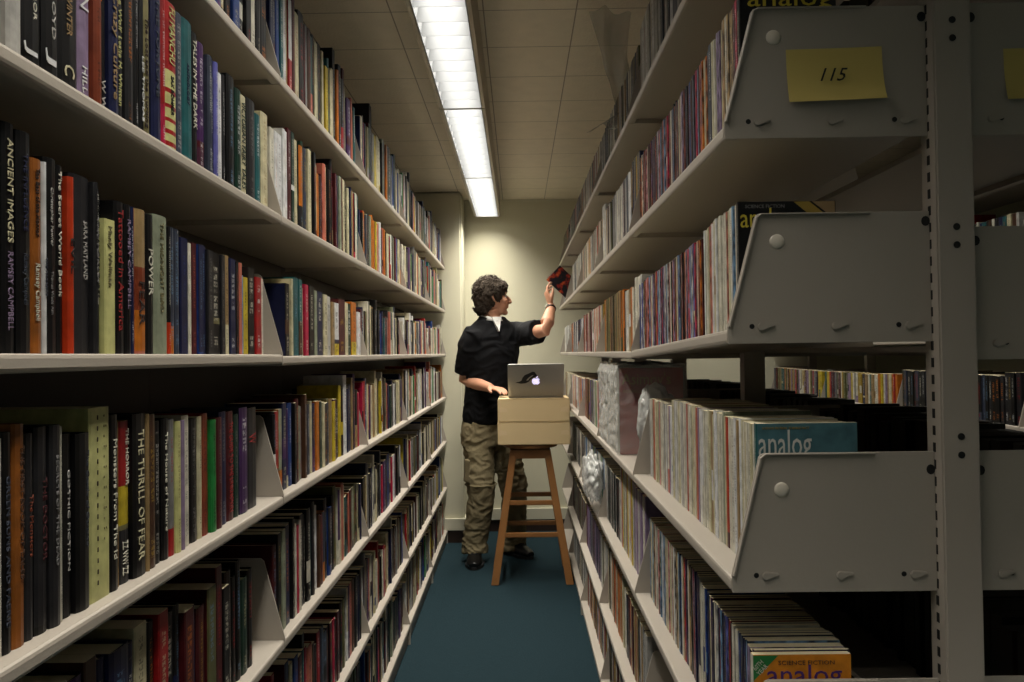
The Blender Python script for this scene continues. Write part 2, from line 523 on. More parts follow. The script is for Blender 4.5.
def end_panel(s, x, z, depth, e=0):
    """folded steel end panel facing the camera; s=+1 slopes up from its left edge"""
    y = YR[0] - .001
    P = [(.001, -LIP), (0, -.012), (0, .004), (.040, .160 + e), (.043, .164 + e), (.048, .166 + e), (depth, .166 + e), (depth + .006, -LIP)]
    m = MB(); m.prism([(x + s * p[0], z + p[1]) for p in P], 'y', y - .0015, y + .0015)
    # folded-back edge along the slope and the top
    Q = [(.001, .004), (.041, .160 + e), (.0485, .1655 + e), (.20, .1655 + e), (.20, .1635 + e), (.049, .1635 + e), (.044, .159 + e), (.004, .004)]
    m.prism([(x + s * p[0], z + p[1]) for p in Q], 'y', y - .006, y - .001)
    o = local(m, LOC).build('end_panel', M_SHELF, B0, bevel=.0005, seg=1)
    for dx, fl in ((.047, 1), (.150, 1), (.252, 1)):
        c = (x + s * dx, z + .003)
        pr = [(c[0] + .006 * math.cos(a * math.pi / 5 + math.pi / 2), c[1] + .006 * math.sin(a * math.pi / 5 + math.pi / 2)) for a in range(6)]
        pr += [(c[0] + s * .016 if s > 0 else c[0] + .0, c[1] - .001)] if False else [(c[0] + .018, c[1] + .001), (c[0] + .018, c[1] + .004)]
        tb = MB(); tb.prism(pr, 'y', y - .0045, y - .001)
        local(tb, LOC).build('shelf_tab', M_SHELF, o, bevel=.001)
    for dx in (.034, .238):
        dk = MB()
        P2 = [(x + s * dx + .0036 * math.cos(a * math.pi / 6), z + .004 + .0036 * math.sin(a * math.pi / 6)) for a in range(12)]
        dk.prism(P2, 'y', y - .002, y - .001)
        local(dk, LOC).build('bolt_hole', M_BLACK, o)
    dk = MB()
    if s > 0:
        P2 = [(x + s * (depth - .005) + .006 * math.cos(a * math.pi / 6), z + .148 + .007 * math.sin(a * math.pi / 6)) for a in range(12)]
    else:
        P2 = [(x + s * (depth - .005) + .006 * math.cos(a * math.pi / 6), z + .146 + .007 * math.sin(a * math.pi / 6)) for a in range(12)]
    dk.prism(P2, 'y', y - .002, y - .0012)
    local(dk, LOC).build('hook_hole', M_BLACK, o)
    if s > 0:
        bt = MB(); bt.ball((x + .071, y - .0015, z + .122), (.0105, .0028, .0105), 20, 10)
        local(bt, LOC).build('round_button', M_BUTTON, o, smooth=True)
    return o
for k, z in enumerate(RZ0):
    za = z[0] if isinstance(z, tuple) else z
    end_panel(1, XR, za, .283, .007 if k == 3 else -.004 if k == 2 else -.002)
    end_panel(-1, rear_x, REAR[k], .283, .007 if k == 3 else 0)
# post hole pattern of the intermediate uprights is out of sight; the base plinth of the near end
k = MB(); k.box(XR + .004, rear_x - .004, YR[0] + .002, YR[0] + .004, 0, .05)
local(k, LOC).build('end_plinth', M_SHELF, B0)

# yellow notes on the two uppermost end panels
def note(x0, x1, z0, z1, label, number, sgn=1):
    y = YR[0] - .0042
    m = MB()
    n = 8
    pts = []; fs = []
    for i in range(n + 1):
        for j in range(n + 1):
            u, v = i / n, j / n
            curl = .0006 + .010 * (1 - v) ** 3 * (.6 + .4 * u) + .002 * u ** 4
            pts.append((x0 + (x1 - x0) * u + .002 * (1 - v), -curl, z0 + (z1 - z0) * v + .002 * u))
    for i in range(n):
        for j in range(n):
            a = i * (n + 1) + j
            fs.append((a, a + n + 1, a + n + 2, a + 1))
    k = len(pts)
    pts += [(p[0], p[1] + .0004, p[2]) for p in pts]
    fs += [tuple(reversed([q + k for q in f])) for f in fs[:n * n]]
    m.poly(pts, fs)
    o = m.build('sticky_note', M_NOTE, smooth=True)
    o.location = (0, y + .002, 0)
    tag(o, label, 'note', 'yellow notes stuck on the end panels')
    if number:
        text = text_mesh('handwritten_number', number, .026, o, (x0 + .046, -.0052, (z0 + z1) / 2 - .0085), (1, 0, 0), (0, 0, 1), M_INK, .0003, fit=.038, italic=.35)
        tag(text, 'number 115 handwritten in black')
    return o
pa, pb = at(786, 104, YR[0]), at(880, 49, YR[0])
note(pa.x, pb.x, pa.z, pb.z, 'yellow sticky note with 115 handwritten on the upper end panel', '115')
pa, pb = at(1003, 101, YR[0]), at(1097, 48, YR[0])
note(pa.x, pb.x, pa.z, pb.z, 'blank yellow sticky note cut by the right edge of the picture', None)
# ================================================================== printed matter
PAL = {
 'black': (16, 15, 17), 'charcoal': (42, 41, 44), 'slate': (66, 72, 88), 'navy': (26, 32, 72), 'blue': (38, 70, 140), 'light blue': (120, 160, 196),
 'teal': (32, 98, 102), 'dark green': (22, 56, 44), 'green': (40, 140, 66), 'olive': (104, 104, 62), 'khaki': (138, 130, 88), 'brown': (84, 54, 36),
 'dark brown': (50, 32, 24), 'tan': (176, 146, 100), 'cream': (228, 218, 178), 'ivory': (242, 236, 216), 'white': (246, 246, 246), 'grey': (140, 138, 136),
 'pale grey': (204, 201, 194), 'maroon': (84, 22, 28), 'red': (176, 32, 34), 'orange-red': (206, 62, 24), 'orange': (214, 122, 36), 'orange-brown': (166, 96, 34),
 'yellow': (222, 196, 50), 'gold': (190, 158, 60), 'crimson': (200, 36, 76), 'pink': (214, 138, 140), 'salmon': (214, 120, 98), 'purple': (76, 40, 96),
 'mauve': (158, 136, 168), 'lavender blue': (112, 112, 190), 'sage': (158, 166, 140), 'pale yellow': (224, 222, 148), 'plum': (88, 42, 66), 'rust': (140, 62, 34), 'light teal': (92, 138, 148), 'bright yellow': (255, 232, 70), 'bright white': (255, 255, 245), 'bright orange': (255, 160, 44), 'royal purple': (84, 40, 130),
}
LP = {k: lin(v) for k, v in PAL.items()}
NEAR = ['black'] * 9 + ['charcoal'] * 3 + ['navy'] * 3 + ['maroon'] * 2 + ['dark brown', 'brown', 'slate', 'dark green', 'cream', 'ivory', 'purple', 'red', 'blue', 'teal', 'olive']
MID = ['black'] * 6 + ['charcoal'] * 3 + ['navy'] * 3 + ['cream'] * 4 + ['ivory'] * 2 + ['white'] * 2 + ['maroon'] * 2 + ['red', 'blue', 'teal', 'dark green', 'orange', 'yellow', 'tan', 'brown', 'grey', 'slate', 'salmon', 'purple', 'sage', 'crimson', 'khaki']
FAR = ['black'] * 4 + ['charcoal'] * 2 + ['navy'] * 2 + ['cream'] * 4 + ['ivory'] * 3 + ['white'] * 3 + ['tan'] * 2 + ['maroon', 'red', 'blue', 'teal', 'orange', 'yellow', 'brown', 'grey', 'slate', 'salmon', 'purple', 'khaki', 'pale grey', 'green', 'olive']
CREAMY = ['ivory'] * 8 + ['cream'] * 7 + ['white'] * 3 + ['pale grey'] * 4 + ['tan'] * 2 + ['pink', 'salmon', 'light blue', 'sage', 'mauve']
COLOURFUL = ['purple', 'navy', 'plum', 'black', 'slate', 'mauve', 'charcoal', 'crimson', 'blue', 'ivory', 'cream', 'salmon', 'orange', 'light blue', 'pale grey', 'rust', 'maroon', 'pink']
BLUES = ['navy'] * 5 + ['blue'] * 3 + ['light blue'] * 2 + ['ivory'] * 3 + ['slate', 'mauve', 'maroon', 'black', 'red', 'pale grey', 'purple', 'cream', 'lavender blue']
WARM = ['orange', 'tan', 'ivory', 'cream', 'salmon', 'brown', 'gold', 'rust', 'maroon', 'pale grey', 'pink', 'white', 'black', 'olive']
GREYS = ['pale grey'] * 5 + ['ivory'] * 3 + ['grey'] * 2 + ['white'] * 2 + ['charcoal', 'tan', 'black', 'olive', 'slate']
DARKS = {'black', 'charcoal', 'navy', 'dark green', 'dark brown', 'brown', 'maroon', 'purple', 'plum', 'blue', 'teal', 'slate', 'red', 'rust', 'olive', 'orange-red', 'crimson', 'green'}
rng = random.Random(115)
def ink_for(c):
    return rng.choice(['ivory', 'white', 'cream', 'gold', 'pale grey', 'red', 'orange', 'light blue'] if c in DARKS else ['black', 'charcoal', 'navy', 'maroon', 'dark green', 'red'])

BOOKS = []        # every printed item as a record
def rec(**k):
    k.setdefault('w', .15); k.setdefault('bands', []); k.setdefault('lean', 0.0); k.setdefault('texts', None); k.setdefault('hard', True)
    k.setdefault('seed', rng.random() * .98 + .01); k.setdefault('cover', None); k.setdefault('note', None)
    k.setdefault('ink', ink_for(k['col']))
    if k['rng'] == 'R' and k['lvl'] in 'BCEG' and k['bay'] == 0 and k['col'] not in ('ivory', 'cream', 'white') and not k['cover']: k['seed'] += 1.0
    BOOKS.append(k)
    return k

def geo(b, simple):
    """returns (cover verts, faces, cols, inks, uvs), (page verts, faces)"""
    s, xs, y0, t, z0, h, w_ = b['s'], b['x'], b['y'], b['t'], b['z'], b['h'], b['w']
    col, ink = LP[b['col']], LP[b['ink']]
    asp = min(1.0, h / t / 64)
    V, F, C, K, U = [], [], [], [], []
    def P(X, y, z): return (xs + s * X, y + b['lean'] * (z - z0), z)
    def quad(p, c, uv=None):
        o = len(V); V.extend(p); F.append((o, o + 1, o + 2, o + 3))
        C.append(c + (asp,)); K.append(ink + (b['seed'],)); U.append(uv or [(-1, 0)] * 4)
    cuts = [0] + [q[0] for q in b['bands']] + [1]
    cc = [col] + [LP[q[1]] for q in b['bands']]
    hard = b['hard'] and not simple
    pr = [(0, .0035), (.18, .0012), (.5, 0), (.82, .0012), (1, .0035)] if b['hard'] else [(0, .0012), (.1, 0), (.9, 0), (1, .0012)]
    if simple: pr = [(0, .0015), (.2, 0), (.8, 0), (1, .0015)]
    mute = b['texts'] is not None
    for i in range(len(cuts) - 1):
        va, vb = cuts[i], cuts[i + 1]
        za, zb = z0 + h * va, z0 + h * vb
        for j in range(len(pr) - 1):
            (ua, Xa), (ub, Xb) = pr[j], pr[j + 1]
            uA, uB = (ua, ub) if s < 0 else (1 - ua, 1 - ub)
            uv = None if mute else [(uA, va), (uB, va), (uB, vb), (uA, vb)]
            quad([P(Xa, y0 + t * ua, za), P(Xb, y0 + t * ub, za), P(Xb, y0 + t * ub, zb), P(Xa, y0 + t * ua, zb)], cc[i], uv)
    e = pr[0][1]
    bd = .0024 if hard else .0005
    ccol = LP[b['cover']] if b['cover'] else col
    z1 = z0 + h
    for ya, yb in ((y0, y0 + bd), (y0 + t - bd, y0 + t)):
        quad([P(e, ya, z0), P(w_, ya, z0), P(w_, ya, z1), P(e, ya, z1)], ccol)
        if not simple:
            quad([P(e, yb, z0), P(w_, yb, z0), P(w_, yb, z1), P(e, yb, z1)], ccol)
            quad([P(e, ya, z1), P(w_, ya, z1), P(w_, yb, z1), P(e, yb, z1)], ccol)
            quad([P(e, ya, z0), P(w_, ya, z0), P(w_, yb, z0), P(e, yb, z0)], ccol)
            quad([P(w_, ya, z0), P(w_, yb, z0), P(w_, yb, z1), P(w_, ya, z1)], ccol)
    if hard:                                   # closed head and tail of the spine
        for z in (z1, z0):
            quad([P(e, y0, z), P(0.0004, y0 + t * .4, z), P(0.0004, y0 + t * .6, z), P(e, y0 + t, z)], ccol)
    ins, top = (.0035, .0035) if hard else (.0004, .0)
    xe = w_ - (.004 if hard else 0)
    if simple: bd = .0
    X0 = e + .0004 if not simple else e
    a = [P(X0, y0 + bd, z0 + top), P(xe, y0 + bd, z0 + top), P(xe, y0 + t - bd, z0 + top), P(X0, y0 + t - bd, z0 + top)]
    c = [P(X0, y0 + bd, z1 - top), P(xe, y0 + bd, z1 - top), P(xe, y0 + t - bd, z1 - top), P(X0, y0 + t - bd, z1 - top)]
    PF = [(0, 1, 2, 3), (4, 5, 6, 7), (1, 2, 6, 5)] if simple else [(0, 1, 2, 3), (4, 5, 6, 7), (1, 2, 6, 5), (0, 1, 5, 4), (3, 2, 6, 7), (0, 3, 7, 4)]
    return (V, F, C, K, U), (a + c, PF)

def print_mesh(name, parts, pages, origin):
    """parts: list of cover tuples; pages: list of page tuples joined in (may be empty)"""
    V, F, C, K, U, MI = [], [], [], [], [], []
    for v, f, c, k, u in parts:
        o = len(V); V += v
        F += [tuple(i + o for i in q) for q in f]; C += c; K += k; U += u; MI += [0] * len(f)
    for v, f in pages:
        o = len(V); V += v
        F += [tuple(i + o for i in q) for q in f]; MI += [1] * len(f)
        C += [(.5, .4, .2, .1)] * len(f); K += [(0, 0, 0, 0)] * len(f); U += [[(-1, 0)] * 4] * len(f)
    V = [(a - origin[0], b2 - origin[1], c2 - origin[2]) for a, b2, c2 in V]
    me = bpy.data.meshes.new(name)
    me.from_pydata(V, [], F)
    me.materials.append(M_PRINT)
    if pages: me.materials.append(M_PAGE)
    me.polygons.foreach_set('material_index', MI)
    for nm, dat in (('Col', C), ('Ink', K)):
        at_ = me.attributes.new(nm, 'FLOAT_COLOR', 'CORNER')
        at_.data.foreach_set('color', np.repeat(np.array(dat, dtype=np.float32), 4, axis=0).ravel())
    uvl = me.uv_layers.new(name='UVMap')
    uvl.data.foreach_set('uv', np.array(U, dtype=np.float32).ravel())
    return me

TEXTMATS = {}
def tmat(k):
    if k not in TEXTMATS: TEXTMATS[k] = mat('lettering_' + k.replace(' ', '_'), tuple(int(v * .78) for v in PAL[k]), .6)
    return TEXTMATS[k]

def place(b, name):
    org = (b['x'], b['y'], b['z'])
    cov, pg = geo(b, False)
    o = bpy.data.objects.new(name, print_mesh(name, [cov], [], org))
    COL.objects.link(o); o.location = org
    v, f = pg
    me = bpy.data.meshes.new('pages')
    me.from_pydata([(p[0] - org[0], p[1] - org[1], p[2] - org[2]) for p in v], [], f)
    me.materials.append(M_PAGE)
    p = bpy.data.objects.new('pages', me); COL.objects.link(p); p.parent = o
    for tx in (b['texts'] or []):
        body, vt, vb, cap, ck = tx[:5]
        off = tx[5] if len(tx) > 5 else 0
        ch = cap * b['t']
        yc = b['t'] / 2 + off * b['t']
        s = b['s']
        X = -s * .0004
        ydir = (0, 1, 0) if s < 0 else (0, -1, 0)
        y = yc - ch / 2 if s < 0 else yc + ch / 2
        text_mesh('spine_title', body, ch / .72, o, (X, y, b['h'] * vt), (0, 0, -1), ydir, tmat(ck), .0004, fit=b['h'] * (vt - vb))
    return o

# ------------------------------------------------------------------ left range
LSP = XL - .022
def ypx(px, xs=LSP, sh=0): return FPX * -xs / (518.4 - sh - px)
def custom_row(items, px0, z, lvl, bayn, xs=LSP):
    """items: (px_end, colour, height, ink, texts, bands, extra)"""
    sh = {'B': 4.5, 'C': 1, 'D': -3}[lvl]
    ya, yb = ypx(px0, xs, sh), ypx(items[-1][0], xs, sh)
    lim = YL[bayn + 1] - (.008 if not (lvl == 'C' and bayn == 0) else .055)
    lo = max(ya, YL[bayn] + .006)
    k_ = (lim - lo) / (yb - ya) if yb > lim or ya < lo else 1.0
    wy = lambda p: lo + (ypx(p, xs, sh) - ya) * k_ if k_ != 1.0 else ypx(p, xs, sh)
    y = wy(px0)
    for it in items:
        it = list(it) + [None] * (7 - len(it))
        pe, col, h, ink, texts, bands, ex = it
        y2 = wy(pe)
        zz = z if not isinstance(z, tuple) else z[0] + (z[1] - z[0]) * (y - YL[bayn]) / .914
        k = dict(s=-1, x=xs + rng.uniform(-.004, .003), y=y + .0004, t=y2 - y - .0008, z=zz + .0003, h=h, col=col, rng='L', lvl=lvl, bay=bayn, w=min(.155, h * .66))
        if ink: k['ink'] = ink
        if texts: k['texts'] = texts
        if bands: k['bands'] = bands
        if ex: k.update(ex)
        if h < .19: k['hard'] = False
        rec(**k)
        y = y2
    return y
# second shelf down (B), first bay
custom_row([
 (16, 'pale grey', .23, 'pink', [('CHARLES', .86, .3, .3, 'salmon')]),
 (38, 'black', .235, 'ivory', [('THE BEST NEW HORROR', .95, .25, .16, 'ivory', .12), ('J', .13, .08, .5, 'white')]),
 (55, 'black', .235, 'white', [('PETER ACKROYD', .9, .22, .22, 'pale grey', .1), ('J', .16, .09, .5, 'white')]),
 (76, 'black', .232, 'gold', [('DOUGLAS E. WINTER', .85, .3, .26, 'tan'), ('C', .15, .09, .5, 'cream')]),
 (90, 'mauve', .235, 'ivory', [('KENTON', .95, .5, .62, 'white'), ('HILL', .2, .06, .35, 'white')]),
 (98, 'rust', .232, 'black'),
 (106, 'black', .235, 'orange', [('ILL', .9, .62, .6, 'orange'), ('W W', .2, .04, .5, 'pale grey')]),
 (116, 'navy', .235, 'cream', [('Your Crazy Culture', .96, .12, .5, 'tan')]),
 (124, 'charcoal', .232, 'gold', [('Call of the Wolf', .97, .55, .42, 'pale yellow'), ('Leslie H. Whitten', .52, .12, .4, 'pale yellow')]),
 (132, 'charcoal', .225, 'orange'), (137, 'black', .228, 'white'),
 (141, 'black', .228, 'white', [('LEE THOMAS', .5, .1, .5, 'white')]),
 (149, 'khaki', .235, 'black', [('The Lost and the Lurking', .75, .08, .4, 'dark brown')]),
 (159, 'navy', .24, 'white', [('THE FORTUNE', .9, .3, .35, 'slate')]),
 (163, 'crimson', .228, 'white', None, [(.3, 'red')]),
 (174, 'pale yellow', .23, 'black', [('SAX ROHMER', .52, .26, .28, 'black'), ('FU MANCHU', .97, .6, .55, 'pale yellow')],
   [(.05, 'red'), (.08, 'pale yellow'), (.13, 'red'), (.16, 'pale yellow'), (.21, 'red'), (.235, 'pale yellow'), (.3, 'red'), (.325, 'pale yellow'), (.4, 'red'), (.43, 'pale yellow'), (.55, 'red')]),
 (181, 'slate', .23, 'pale grey'), (192, 'teal', .233, 'navy', [('ANTHOLOGY', .7, .42, .2, 'navy')]),
 (199, 'black', .228, 'white', [('TALES IN THE DARK', .95, .3, .5, 'ivory')]), (206, 'plum', .222, 'white', None, [(.2, 'maroon'), (.25, 'purple')]),
 (210, 'slate', .21, 'white'), (213, 'navy', .21), (217, 'lavender blue', .21, 'white'), (223, 'white', .2, 'grey'), (226, 'charcoal', .205, 'white'),
 (234, 'black', .212, 'light blue'), (240, 'dark green', .2, 'white'), (247, 'cream', .2, 'dark green', [('VICTORIAN FAIRY TALES', .94, .1, .55, 'dark green')]),
 (255, 'charcoal', .205, 'grey'), (261, 'teal', .19, 'white'), (268, 'cream', .205, 'tan')], 0, LZ0[1], 'B', 0)
# eye-level shelf (C), first bay
custom_row([
 (13, 'black', .238, 'cream', [('ANCIENT IMAGES', .93, .48, .45, 'cream'), ('RAMSEY CAMPBELL', .44, .1, .42, 'mauve')]),
 (28, 'black', .235, 'light blue', [('THE INFLUENCE', .9, .55, .3, 'navy'), ('Ramsey Campbell', .45, .22, .3, 'slate')]),
 (40, 'orange-brown', .212, 'black', [('The Best of the Horror', .95, .6, .36, 'dark brown'), ('Ramsey Campbell', .46, .17, .4, 'ivory')]),
 (44, 'white', .212, 'slate', [('THE PARASITE', .5, .3, .5, 'slate')]),
 (57, 'black', .22, 'grey', [('Christopher Fowler', .85, .55, .2, 'pale grey'), ('Thomas Wade Ash', .42, .2, .2, 'grey')]),
 (66, 'black', .217, 'ivory', [('The Secret World Book', .97, .3, .35, 'ivory')]),
 (72, 'orange-red', .207, 'black', [('EVIL', .65, .45, .65, 'black')]),
 (93, 'charcoal', .215, 'pale grey', [('SARA MAITLAND', .75, .42, .18, 'pale grey', .2)]),
 (97, 'charcoal', .213, 'pale grey', [('THE FOREST', .8, .4, .4, 'grey')]),
 (103, 'black', .207, 'charcoal', [('UNNATURAL CREATURES', .96, .34, .45, 'black')], [(.3, 'pale grey'), (.97, 'black')]),
 (114, 'pale yellow', .172, 'khaki', [('Manly Wellman', .95, .5, .35, 'khaki')]),
 (124, 'black', .2, 'red', [('Tattooed in America', .95, .15, .5, 'red')]),
 (130, 'black', .2, 'lavender blue', [('RAMSEY CAMPBELL', .9, .3, .5, 'mauve')], [(.12, 'black')]),
 (134, 'navy', .2, 'white'), (145, 'salmon', .2, 'maroon', [('FEAR', .5, .2, .5, 'dark brown')], [(.02, 'orange'), (.3, 'rust'), (.6, 'tan')]),
 (153, 'black', .198, 'ivory', [('POWER', .75, .42, .55, 'ivory')]),
 (167, 'sage', .202, 'khaki', [('THE MIDNIGHT BIRD', .95, .3, .25, 'khaki')]),
 (171, 'black', .19, 'ivory', None, [(.0, 'orange-red'), (.25, 'black')]), (176, 'charcoal', .192, 'light blue', None, [(0, 'orange'), (.22, 'slate')]), (182, 'slate', .192, 'light blue'),
 (190, 'navy', .183, 'blue'), (193, 'ivory', .178, 'grey'), (198, 'maroon', .18, 'salmon'), (203, 'blue', .18, 'light blue', None, [(.02, 'navy')]), (207, 'navy', .182, 'light blue'),
 (213, 'charcoal', .176, 'grey'), (222, 'black', .176, 'ivory', None, [(.3, 'khaki'), (.36, 'black')]), (226, 'charcoal', .176, 'grey'), (230, 'cream', .178, 'black', None, [(.3, 'tan')]),
 (236, 'navy', .175, 'white'), (239, 'black', .172), (242, 'salmon', .172, 'maroon'), (244, 'light blue', .15, 'blue'), (249, 'yellow', .148, 'black'),
 (256, 'black', .17, 'ivory'), (262, 'red', .155, 'white'), (264, 'ivory', .155, 'grey')], 0, LZ0[2], 'C', 0)
# fourth shelf (D), first bay
custom_row([
 (3, 'ivory', .22, 'grey'),
 (14, 'black', .225, 'light blue', [('GREEN SUNS AND FAERIE', .8, .12, .36, 'slate')]),
 (27, 'orange-brown', .232, 'dark brown', [('THE FIRST BOOK OF TALES', .9, .3, .3, 'brown', .15)], None, dict(hard=True)),
 (37, 'charcoal', .22, 'orange', [('The Monsters', .7, .4, .35, 'rust', .12)]),
 (50, 'black', .225, 'maroon', [('THE DOCTOR', .75, .35, .3, 'maroon', .15)], [(.0, 'black'), (.04, 'charcoal')]),
 (61, 'charcoal', .225, 'white', [('SECRETS OF THE DEAD', .85, .3, .25, 'grey')]),
 (65, 'ivory', .222, 'grey'),
 (76, 'black', .212, 'ivory', [('GOTHIC FICTION', .8, .25, .2, 'pale grey', .1)]),
 (90, 'black', .21, 'grey', [('The Castle of Otranto', .9, .35, .18, 'slate', .2)], [(.1, 'black')]),
 (111, 'pale yellow', .238, 'dark brown', [('- - - - - - - - - - - - - - - -', .96, .08, .28, 'dark brown', -.05), ('. : . : . : . : . : . : .', .96, .3, .2, 'khaki', .3)], None, dict(hard=False)),
 (120, 'black', .226, 'ivory', [('Monsters From The Id', .86, .18, .4, 'ivory')]),
 (123, 'tan', .215, 'brown'),
 (134, 'yellow', .215, 'black', [('ZZ WW ZZ', .26, .05, .5, 'ivory'), ('THE HORROR', .95, .6, .25, 'ivory', .2)], [(.0, 'charcoal'), (.33, 'khaki'), (.36, 'yellow'), (.6, 'red')]),
 (147, 'black', .222, 'cream', [('THE THRILL OF FEAR', .9, .1, .45, 'cream')]),
 (150, 'tan', .22, 'brown'), (158, 'brown', .218, 'gold'), (165, 'black', .206, 'pale grey'), (172, 'black', .208, 'ivory', [('The House of Nature', .9, .2, .35, 'ivory')]),
 (178, 'slate', .205, 'red', None, [(0, 'red'), (.2, 'grey')]), (183, 'pale yellow', .2, 'khaki'), (187, 'mauve', .2, 'grey'), (194, 'ivory', .206, 'grey'), (202, 'black', .198, 'grey'), (206, 'cream', .2, 'black'),
 (213, 'red', .203, 'maroon', None, [(.01, 'rust')]), (218, 'green', .19, 'black'), (224, 'maroon', .192, 'grey'), (231, 'navy', .2, 'grey'), (238, 'maroon', .198, 'white', [('THE GUIDE TO THE UNKNOWN', .9, .08, .5, 'red')]),
 (243, 'dark green', .19, 'grey'), (251, 'slate', .2, 'white', None, [(.01, 'purple')]), (261, 'charcoal', .196, 'red', [('W', .74, .64, .7, 'red')])], 0, LZ0[3], 'D', 0)
# eye-level shelf, second bay
custom_row([
 (290, 'black', .165, 'ivory', None, [(.3, 'brown'), (.5, 'black')], dict(cover='navy', hard=False)), (292, 'cream', .178), (298, 'teal', .183, 'light blue'), (302, 'teal', .182, 'ivory', None, [(.01, 'brown'), (.45, 'teal')]),
 (305, 'cream', .165, 'grey'), (309, 'crimson', .175, 'ivory'), (315, 'black', .176, 'ivory'), (318, 'sage', .167), (324, 'navy', .168, 'ivory'), (326, 'black', .17), (330, 'cream', .165), (334, 'pale grey', .163, 'black'),
 (337, 'tan', .15), (342, 'white', .15, 'black', None, [(.0, 'yellow'), (.22, 'navy'), (.3, 'white')]), (349, 'maroon', .165, 'gold'), (352, 'cream', .16, 'grey'), (356, 'dark green', .16, 'white'),
 (361, 'orange', .168, 'brown', None, [(.0, 'yellow'), (.25, 'orange')]), (364, 'white', .14, 'pink')], 285.5, LZ[2], 'C', 1)

def fill_row(s, xs, y0, y1, z, lvl, bayn, rg, pal, tmin, tmax, hmin, hmax, wmin=.12, wmax=.16, hard=.6, z1=None, run=6, gap_end=.0, band_p=.25, tall_first=None, skipw=None, jx=.004):
    """a shelf row of varied books between y0 and y1, in runs of similar height"""
    y = y0; hh = rng.uniform(hmin, hmax)
    while True:
        if rng.random() < 1 / run: hh = rng.uniform(hmin, hmax)
        t_ = rng.uniform(tmin, tmax) * (1.6 if rng.random() < .08 else 1)
        if y + t_ > y1 - gap_end: break
        zz = z if z1 is None else z + (z1 - z) * ((y - y0) / (y1 - y0))
        col = rng.choice(pal)
        hb = rng.random() < hard
        h_ = hh + rng.gauss(0, .006 if hard > .2 else .0015)
        if rng.random() < .05 * (hard > .2): h_ += rng.uniform(.02, .05)
        h_ = max(hmin * .9, min(h_, hmax * 1.12))
        bands = []
        if rng.random() < band_p:
            a_ = rng.uniform(.12, .4)
            bands = [(a_, rng.choice(pal))] if rng.random() < .6 else [(a_, rng.choice(pal)), (a_ + rng.uniform(.05, .3), col)]
        rec(s=s, x=xs + rng.uniform(-jx, jx), y=y + .0003, t=t_ - .0006, z=zz + .0003, h=h_, w=rng.uniform(wmin, wmax), col=col, bands=bands, hard=hb, rng=rg, lvl=lvl, bay=bayn)
        y += t_ + (rng.uniform(0, .0012))
LV = 'ABCDEFG'
done = {('B', 0), ('C', 0), ('D', 0)}
for n in range(5):
    for i, lv in enumerate(LV):
        if (lv, n) in done: continue
        y0 = YL[n] + .006; y1 = YL[n + 1] - .008
        if (lv, n) == ('C', 1): continue
        pal = NEAR if n == 0 else (MID if n < 3 else FAR)
        if n == 1 and i > 3: pal = NEAR + MID
        top = lv == 'A'
        hm, hx = (.19, .25) if top or lv == 'G' else (.175, .225)
        if n > 0 and lv == 'C': hm, hx = .15, .195
        if n >= 2 and lv == 'C': hm, hx = .14, .18
        fill_row(-1, LSP, y0, y1, LZ[i], lv, n, 'L', pal, .014 if n else .018, .032 if n else .038, hm, hx, gap_end=rng.choice([0, 0, .03, .08]) if lv != 'A' else 0)
# a few black record boxes and tall volumes stand out on the top shelf
for yb, hh, tt in ((2.18, .29, .035), (2.72, .30, .04), (3.72, .29, .06)):
    for b0 in BOOKS:
        if b0['lvl'] == 'A' and b0['rng'] == 'L' and yb <= b0['y'] < yb + tt:
            b0.update(h=hh, col='black', w=.2, bands=[])
# pale binders just past the bracket on the second shelf
for b0 in BOOKS:
    if b0['rng'] == 'L' and b0['lvl'] == 'B' and b0['bay'] == 1 and b0['y'] < YL[1] + .12:
        b0.update(h=.19 + .02 * (b0['y'] > YL[1] + .06), col='white' if b0['y'] > YL[1] + .03 else 'ivory', bands=[], hard=False)

# ------------------------------------------------------------------ right range: magazines
RSP = XR + .032
ROWS = []
def mag_row(lvl, bayn, y0, y1, pal, h, tmin=.006, tmax=.0105, w=.135, xs=RSP, z1=None, hj=.0015, z=None, run=30, band_p=.12):
    fill_row(1, xs, y0, y1, RZ[LV.index(lvl)] if z is None else z, lvl, bayn, 'R', pal, tmin, tmax, h - .002, h + .002, w - .002, w + .002, hard=0, z1=z1, run=run, band_p=band_p, jx=.0016)
y0, y1 = YR[0] + .009, YR[1] - .006
FRONT = {}
def front_mag(lvl, y, z, h, col, cover, w=.137, t=.011):
    FRONT[lvl] = rec(s=1, x=RSP - .001, y=y, t=t, z=z + .0003, h=h, w=w, col=col, cover=cover, hard=False, rng='R', lvl=lvl, bay=0, xs=None)
yA = YR[0] + .006
RSP_B = XR + .022
front_mag('B', yA, RZ0[1], .196, 'black', 'black')
FRONT['B']['x'] = XR + .026
zc = RZ0[2][0]
front_mag('C', yA, zc - .0003, .180, 'black', 'black'); FRONT['C']['x'] = XR + .020
front_mag('D', yA, RZ0[3], .213, 'teal', 'light teal', w=.141); FRONT['D']['x'] = XR + .040
front_mag('E', yA, RZ0[4], .195, 'ivory', 'bright orange'); FRONT['E']['x'] = XR + .029
ym = yA + .0115
mag_row('B', 0, ym, YR[0] + .10, ['teal', 'crimson', 'black', 'plum', 'slate', 'maroon', 'ivory', 'tan'], .186, xs=XR + .026, tmin=.010, tmax=.015)
mag_row('B', 0, YR[0] + .10, YR[0] + .20, ['ivory', 'cream', 'cream', 'slate', 'mauve'], .18, xs=XR + .026)
mag_row('B', 0, YR[0] + .20, y1, COLOURFUL + ['charcoal', 'black', 'slate', 'plum', 'brown', 'rust'], .178, xs=XR + .026)
